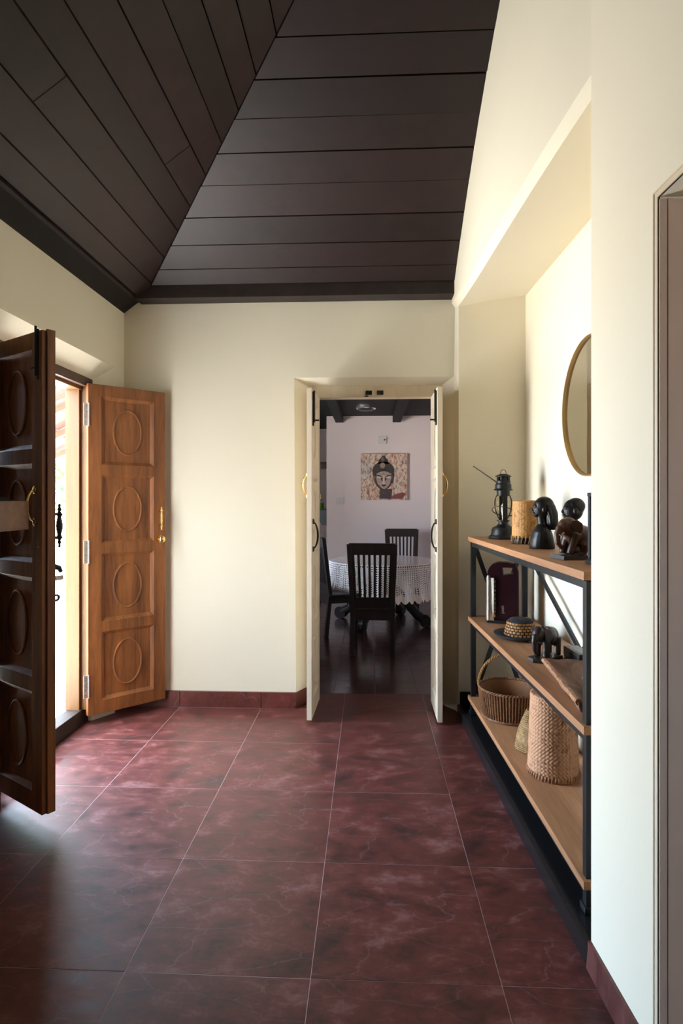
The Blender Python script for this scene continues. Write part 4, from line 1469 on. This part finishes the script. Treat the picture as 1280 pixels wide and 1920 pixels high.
# ------------------------------------------------------------------ things on the bottom board
t = thing('wicker_basket', (0.858, 3.64, ZB))
tag(t, 'round brown wicker basket with arched handle on the bottom board', 'basket')
bb = B()
weave_cyl(bb, 0.156, 0.178, 0.165, 132, 30, 0.0025, 1, 0.004, 'stake', False)
bmesh.ops.delete(bb.bm, geom=[f for f in bb.bm.faces if len(f.verts) > 4 and f.calc_center_median().z > 0.1], context='FACES')
bb.obj('wall', 'wicker', t, 80)
bb = B()
for q in range(66):
    a = 2 * PI * q / 66
    bb.tube([(r * math.cos(a), r * math.sin(a), z) for r, z in ((0.163, 0.004), (0.176, 0.085), (0.186, 0.172))], 0.0050, 6)
bb.obj('stakes', 'wicker', t)['kind'] = 'stuff'
bb = B()
for ph in (0, PI):
    bb.tube([((0.184 + 0.003 * math.cos(30 * a + ph)) * math.cos(a), (0.184 + 0.003 * math.cos(30 * a + ph)) * math.sin(a), 0.175 + 0.004 * math.sin(30 * a + ph)) for a in [2 * PI * q / 240 for q in range(240)]], 0.0055, 6, True)
bb.obj('rim', 'wicker', t)
B().lathe([(0.168, 0.0), (0.172, 0.008), (0.168, 0.016)], n=48).obj('foot', 'wicker', t)
bb = B()
for ph in (0, 2.1, 4.2):
    pts = []
    for q in range(61):
        a = PI * q / 60
        base = Vector((0.0, 0.186 * math.cos(a), 0.170 + 0.205 * math.sin(a)))
        nrm = Vector((0, math.cos(a), math.sin(a)))
        pts.append(base + nrm * 0.006 * math.cos(20 * a + ph) + Vector((0.006 * math.sin(20 * a + ph), 0, 0)))
    bb.tube(pts, 0.0042, 6)
h = bb.obj('handle', 'bamboo_gold', t)
h.rotation_euler = (0, 0, R(72))

t = thing('conical_basket', (0.868, 3.17, ZB))
tag(t, 'small conical straw basket standing between the wicker basket and bamboo bin', 'basket')
bb = B()
for j in range(22):
    v = j / 21
    r = 0.088 - 0.058 * v - 0.010 * math.sin(PI * v) * -1
    bb.tube([((r + 0.002 * ((q + j) % 2)) * math.cos(2 * PI * q / 40), (r + 0.002 * ((q + j) % 2)) * math.sin(2 * PI * q / 40), 0.006 + 0.0092 * j) for q in range(40)], 0.0040, 5, True)
bb.obj('coils', 'straw', t)['kind'] = 'stuff'
bb = B()
for q in range(20):
    a = 2 * PI * q / 20
    bb.tube([((0.088 - 0.058 * v + 0.010 * math.sin(PI * v) + 0.001) * math.cos(a), (0.088 - 0.058 * v + 0.010 * math.sin(PI * v) + 0.001) * math.sin(a), 0.004 + 0.197 * v) for v in (0, 0.25, 0.5, 0.75, 1.0)], 0.0034, 5)
bb.obj('stakes', 'straw', t)['kind'] = 'stuff'
B().lathe([(0.080, 0.004), (0.085, 0.06), (0.060, 0.13), (0.028, 0.20), (0.004, 0.203)], n=28).obj('lining', 'straw', t)

t = thing('bamboo_bin', (0.888, 2.89, ZB))
tag(t, 'tall pale woven bamboo cylinder on the bottom board', 'basket')
weave_cyl(B(), 0.117, 0.104, 0.362, 200, 100, 0.0042, 5, 0.020).obj('weave', 'bamboo_pink', t, 60)
lashed_rim(B(), 0.117, 0.012, 52, 0.004, 0.022).obj('laced_foot', 'bamboo_pink', t)

# ------------------------------------------------------------------ wall box by the near door leaf
t = thing('wall_box', (-1.67, 2.40, 1.385))
tag(t, 'brown wooden box shelf fixed to the wall before the dark door leaf', 'shelf')
B().span((-0.14, -0.20, 0.0), (0.135, 0.195, 0.012), 0.002).obj('bottom', 'box_wood', t)
B().span((-0.14, 0.181, 0.012), (0.135, 0.195, 0.128), 0.002).obj('side', 'box_wood', t)
B().span((-0.14, -0.20, 0.012), (0.135, -0.186, 0.128), 0.002).obj('side', 'box_wood', t)
B().span((0.121, -0.186, 0.012), (0.135, 0.181, 0.128), 0.002).obj('front', 'box_wood', t)
B().span((-0.14, -0.186, 0.114), (0.121, 0.181, 0.128), 0.002).obj('lid', 'box_wood', t)
t = thing('folded_cloth', (-1.68, 2.42, 1.514))
tag(t, 'black folded cloth draped on the brown wall box', 'cloth')
bb = B()
gr = []
for j in range(13):
    gr.append([(-0.11 + 0.205 * i / 12, -0.15 + 0.30 * j / 12, 0.004 + 0.085 * max(0, 1 - (i / 11.0)) ** 1.2 + 0.006 * math.sin(i * 1.1 + j * 0.8)) for i in range(13)])
vv = [[bb.bm.verts.new(p) for p in r] for r in gr]
lo = [[bb.bm.verts.new((p[0], p[1], 0.0)) for p in r] for r in gr]
for j in range(12):
    for i in range(12):
        bb.bm.faces.new((vv[j][i], vv[j][i + 1], vv[j + 1][i + 1], vv[j + 1][i]))
        bb.bm.faces.new((lo[j][i], lo[j + 1][i], lo[j + 1][i + 1], lo[j][i + 1]))
for j in range(12):
    bb.bm.faces.new((vv[j][0], vv[j + 1][0], lo[j + 1][0], lo[j][0]))
    bb.bm.faces.new((vv[j][12], lo[j][12], lo[j + 1][12], vv[j + 1][12]))
    bb.bm.faces.new((vv[0][j], lo[0][j], lo[0][j + 1], vv[0][j + 1]))
    bb.bm.faces.new((vv[12][j], vv[12][j + 1], lo[12][j + 1], lo[12][j]))
bb.obj('fold', 'cloth_dark', t, 60)

# ------------------------------------------------------------------ dining furniture
TX, TY = 0.165, 7.32
t = thing('dining_table', (TX, TY, 0))
tag(t, 'dark round pedestal dining table with scrolled feet under lace cloth', 'table')
B().lathe([(0.60, 0.735), (0.645, 0.738), (0.65, 0.752), (0.645, 0.765), (0.60, 0.768)], n=64).obj('top', 'chair', t)
B().lathe([(0.16, 0.18), (0.10, 0.22), (0.075, 0.32), (0.11, 0.42), (0.08, 0.52), (0.12, 0.62), (0.24, 0.70), (0.28, 0.735)], n=32).obj('pedestal', 'chair', t)
for q in range(4):
    a = R(244 + 90 * q)
    ca, sa = math.cos(a), math.sin(a)
    bb = B()
    bb.tube([(r * ca, r * sa, z) for r, z in ((0.06, 0.46), (0.20, 0.40), (0.34, 0.26), (0.46, 0.14), (0.56, 0.085))], [0.060, 0.060, 0.056, 0.055, 0.055], 12)
    bb.cyl((0.58 * ca - 0.045 * sa, 0.58 * sa + 0.045 * ca, 0.078), (0.58 * ca + 0.045 * sa, 0.58 * sa - 0.045 * ca, 0.078), 0.077, None, 24)
    bb.obj('scroll_foot', 'chair', t)
# lace cloth with scalloped hem
t = thing('tablecloth', (TX, TY, 0.770))
tag(t, 'pale crochet lace cloth with scalloped hem over the round table', 'tablecloth')
bm = bmesh.new()
uvl = bm.loops.layers.uv.new('UVMap')
NU, NV = 432, 26
rings = []
for j in range(NV + 1):
    v = j / NV
    row = []
    for i in range(NU):
        a = 2 * PI * i / NU
        fold = math.sin(a * 26 + 0.8 * math.sin(a * 5)) * 0.6 + math.sin(a * 11) * 0.4
        drop = 0.395 + 0.040 * abs(math.sin(a * 27))
        r = 0.655 + 0.010 * min(1, v * 6) + (0.010 + 0.040 * v) * v + 0.030 * v * fold
        z = -drop * v + 0.004
        row.append(bm.verts.new((r * math.cos(a), r * math.sin(a), z)))
    rings.append(row)
for j in range(NV):
    for i in range(NU):
        f = bm.faces.new((rings[j][i], rings[j + 1][i], rings[j + 1][(i + 1) % NU], rings[j][(i + 1) % NU]))
        for lp, (uu, vv_) in zip(f.loops, ((i, j), (i, j + 1), (i + 1, j + 1), (i + 1, j))):
            lp[uvl].uv = (uu / NU, vv_ / NV)
me = bpy.data.meshes.new('skirt')
bm.to_mesh(me)
bm.free()
me.shade_smooth()
me.materials.append(M['lace'])
inst('skirt', me, t)
M['cloth_top'] = plain('vinyl_cloth_top', (0.72, 0.66, 0.64), 0.16, 0, 0.1, 30)
B().lathe([(0.01, 0.001), (0.64, 0.001), (0.656, 0.003), (0.652, 0.007), (0.01, 0.008)], n=72).obj('top_sheet', 'cloth_top', t)


def chair(loc, rz, label):
    """dining chair facing +y; back at -y"""
    t = thing('dining_chair', loc, rz)
    tag(t, label, 'chair', 'dining chairs around the round table')
    Wc, Dp = 0.45, 0.44
    lean = lambda z: -0.20 - max(0, z - 0.46) * 0.14 - max(0, 0.46 - z) * 0.10
    xw = lambda z: 0.195 + max(0, z - 0.46) * 0.045
    for s in (-1, 1):
        bb = B()
        zs = [0.0, 0.2, 0.46, 0.7, 0.9, 1.09]
        bb.rings([[(s * xw(z) + dx, lean(z) + dy, z) for dx, dy in ((-0.022, -0.020), (0.022, -0.020), (0.022, 0.020), (-0.022, 0.020))] for z in zs])
        bb.obj('back_post', 'chair', t)
        bb = B()
        bb.rings([[(s * (0.195 + ox), 0.20 + oy, z) for ox, oy in [(q[0] * wd, q[1] * wd + of) for q in ((-1, -1), (1, -1), (1, 1), (-1, 1))]] for z, wd, of in ((0.0, 0.015, 0.018), (0.12, 0.017, 0.004), (0.28, 0.023, -0.002), (0.42, 0.026, 0.0))])
        bb.obj('leg', 'chair', t)
        B().span((s * 0.195 - 0.012, -0.20, 0.36), (s * 0.195 + 0.012, 0.20, 0.43), 0.002).obj('side_rail', 'chair', t)
    bb = B()
    bb.rings([[(x, lean(z) + y, z) for x, y in ((-xw(z), -0.016), (xw(z), -0.016), (xw(z), 0.016), (-xw(z), 0.016))] for z in (0.985, 1.04, 1.10)])
    bb.obj('top_rail', 'chair', t)
    bb = B()
    bb.rings([[(x, lean(z) + y, z) for x, y in ((-xw(z), -0.014), (xw(z), -0.014), (xw(z), 0.014), (-xw(z), 0.014))] for z in (0.425, 0.50, 0.565)])
    bb.obj('lower_rail', 'chair', t)
    for q in range(8):
        x = -0.165 + 0.33 * q / 7
        bb = B()
        bb.rings([[(x * xw(z) / 0.195 + dx, lean(z) + dy, z) for dx, dy in ((-0.012, -0.008), (0.012, -0.008), (0.012, 0.008), (-0.012, 0.008))] for z in (0.555, 0.77, 0.99)])
        bb.obj('slat', 'chair', t)
    B().box((0, 0.0, 0.445), (Wc, Dp, 0.035), None, 0.010).obj('seat', 'chair', t)
    B().span((-0.195, 0.188, 0.36), (0.195, 0.212, 0.43), 0.002).obj('front_rail', 'chair', t)
    B().span((-0.195, -0.215, 0.34), (0.195, -0.190, 0.43), 0.002).obj('back_rail', 'chair', t)
    return t


chair((0.045, 5.99, 0), R(-3), 'dark slatted dining chair standing with its back to the doorway')
chair((0.475, 8.33, 0), R(180), 'dark slatted dining chair tucked behind the table below the painting')
chair((-0.320, 6.82, 0), R(-68), 'dark dining chair turned sideways at the edge of the lace cloth')

# small fittings in the dining room
t = thing('hook_plate', (0.205, DY - 0.001, 2.43))
tag(t, 'small white wall plate with dark hook above the painting', 'wall plate')
B().box((0, -0.006, 0), (0.125, 0.012, 0.12), None, 0.003).obj('plate', 'white_plastic', t)
B().tube([(0.025, -0.010, 0.0), (0.025, -0.045, -0.008), (0.025, -0.055, 0.012), (0.045, -0.055, 0.004)], 0.006, 8).obj('hook', 'iron', t)
t = thing('light_switch', (-0.443, DY - 0.001, 1.505))
tag(t, 'square white light switch on the pinkish dining wall', 'switch')
B().box((0, -0.010, 0), (0.11, 0.020, 0.105), None, 0.003).obj('plate', 'white_plastic', t)
B().box((0.0, -0.023, 0), (0.030, 0.008, 0.036), None, 0.002).obj('rocker', 'white_plastic', t)
t = thing('wash_shelf', (-0.80, 10.40, 1.25))
tag(t, 'grey stone corner shelf holding the soap bottle', 'shelf')
bb = B()
bb.hexa([(-0.02, -0.20, -0.17), (0.16, -0.20, -0.17), (0.16, 0.19, -0.17), (-0.02, 0.19, -0.17)], [(-0.15, -0.22, 0.09), (0.16, -0.22, 0.09), (0.16, 0.19, 0.09), (-0.15, 0.19, 0.09)])
bb.obj('bracket', 'grey_stone', t)
B().span((-0.16, -0.23, 0.09), (0.17, 0.19, 0.11), 0.003).obj('top', 'black_plastic', t)
t = thing('soap_bottle', (-0.835, 10.22, 1.361))
tag(t, 'green soap pump bottle on the grey stone shelf', 'bottle')
B().lathe([(0.050, 0.0), (0.054, 0.010), (0.050, 0.10), (0.036, 0.16), (0.020, 0.175)], n=24).obj('body', 'green_soap', t)
B().lathe([(0.049, 0.105), (0.038, 0.158), (0.030, 0.166)], n=24).obj('label_band', 'white_plastic', t)
bb = B()
bb.lathe([(0.022, 0.175), (0.022, 0.20), (0.008, 0.205), (0.008, 0.25), (0.016, 0.252), (0.016, 0.262)], n=16)
bb.tube([(0, 0, 0.257), (-0.045, -0.01, 0.257)], 0.006, 8)
bb.obj('pump', 'brass', t)
t = thing('meter_box', (-0.80, 10.57, 2.14))
tag(t, 'brown square box high on the wash area wall', 'box')
B().box((0, 0, 0), (0.14, 0.06, 0.12), None, 0.004).obj('case', 'box_wood', t)
B().box((0, -0.033, 0), (0.11, 0.006, 0.09), None, 0.002).obj('cover', 'box_wood', t)

# ------------------------------------------------------------------ outdoors
b = B()
b.lathe([(2.2, 0.0), (2.0, 0.05), (1.0, 0.09), (0.05, 0.10)], (-7.2, 11.6, -0.04), 32)
tag(b.obj('garden_bed', 'yard'), 'low sandy mound under the nearer garden tree', 'ground', kind='structure')
b = B()
b.lathe([(2.6, 0.0), (2.3, 0.05), (1.0, 0.09), (0.05, 0.10)], (-9.5, 15.5, -0.04), 32)
tag(b.obj('garden_bed', 'yard'), 'low sandy mound under the farther garden tree', 'ground', kind='structure')
b = B()
b.span((-6.5, 2.25, -0.3), (-2.07, 2.50, 3.2))  # unseen wall, added to block daylight reaching the back wall
tag(b.obj('wall_light_block', 'laterite'), 'weathered outer wall added beside the entrance to block daylight', 'wall', kind='structure')
b = B()
b.span((-4.5, 4.9, -0.05), (-2.06, 9.6, 0.06))  # slab added to shade the roof underside from the bright ground
tag(b.obj('verandah_floor', 'paving'), 'paved verandah floor added to keep ground light off the tiled roof', 'floor', kind='structure')
rf = thing('tiled_roof', (0, 0, 0))
tag(rf, 'terracotta tiled verandah roof on wooden rafters outside the entrance', 'roof')
zr = lambda x: 3.0 + (x + 2.05) * (0.95 / 2.15)
for k in range(9):
    xa = -2.06 - 0.25 * k
    xb = xa - 0.29
    bb = B()
    N = 60
    up = [(xa, 5.0 + 4.2 * q / N, zr(xa) + 0.03 + 0.022 * abs(math.sin(q * PI / 4))) for q in range(N + 1)]
    dn = [(xb, 5.0 + 4.2 * q / N, zr(xb) + 0.015 + 0.022 * abs(math.sin(q * PI / 4))) for q in range(N + 1)]
    for q in range(N):
        bb.face([up[q], up[q + 1], dn[q + 1], dn[q]])
        f = lambda p: (p[0], p[1], p[2] + 0.012)
        bb.face([f(up[q]), f(up[q + 1]), f(dn[q + 1]), f(dn[q])])
        bb.face([dn[q], dn[q + 1], f(dn[q + 1]), f(dn[q])])
    bb.obj('tile_course', 'terracotta', rf)
for q in range(6):
    y = 5.2 + 0.75 * q
    bb = B()
    bb.hexa([(-2.06, y - 0.03, zr(-2.06) - 0.07), (-2.06, y + 0.03, zr(-2.06) - 0.07), (-2.06, y + 0.03, zr(-2.06)), (-2.06, y - 0.03, zr(-2.06))],
            [(-4.2, y - 0.03, zr(-4.2) - 0.07), (-4.2, y + 0.03, zr(-4.2) - 0.07), (-4.2, y + 0.03, zr(-4.2)), (-4.2, y - 0.03, zr(-4.2))])
    bb.obj('rafter', 'rafter', rf)
for x in (-2.9, -3.7):
    B().span((x - 0.03, 5.0, zr(x) - 0.004), (x + 0.03, 9.2, zr(x) + 0.024)).obj('batten', 'rafter', rf)
B().span((-4.12, 8.9, 0.09), (-4.0, 9.02, zr(-4.06) - 0.02), 0.005).obj('post', 'rafter', rf)


def tree(loc, h, rad, n, label):
    t = thing('garden_tree', loc)
    tag(t, label, 'tree', 'garden trees outside the entrance')
    B().tube([(0, 0, 0), (0.05, 0.03, h * 0.3), (-0.03, 0.05, h * 0.6)], [0.12, 0.09, 0.05], 10).obj('trunk', 'trunk', t)
    bb = B()
    for _ in range(n):
        d = Vector((random.gauss(0, 1), random.gauss(0, 1), random.gauss(0, 1))).normalized() * rad * random.uniform(0.45, 1) 
        c = Vector((0, 0, h * 0.62)) + Vector((d.x, d.y, d.z * 0.9))
        q = Euler((random.uniform(-1, 1), random.uniform(-1, 1), random.uniform(0, 6.28))).to_matrix()
        s = random.uniform(0.07, 0.14)
        bb.face([c + q @ Vector(p) for p in ((-s * 1.5, 0, 0), (0, -s * 0.5, 0.02), (s * 1.5, 0, 0), (0, s * 0.5, 0.02))])
    bb.obj('foliage', 'leaf', t)['kind'] = 'stuff'


tree((-7.2, 11.6, 0.06), 3.4, 1.5, 1500, 'leafy green garden tree beyond the tiled verandah roof')
tree((-9.5, 15.5, 0.06), 4.2, 1.9, 1500, 'taller pale green garden tree farther across the yard')
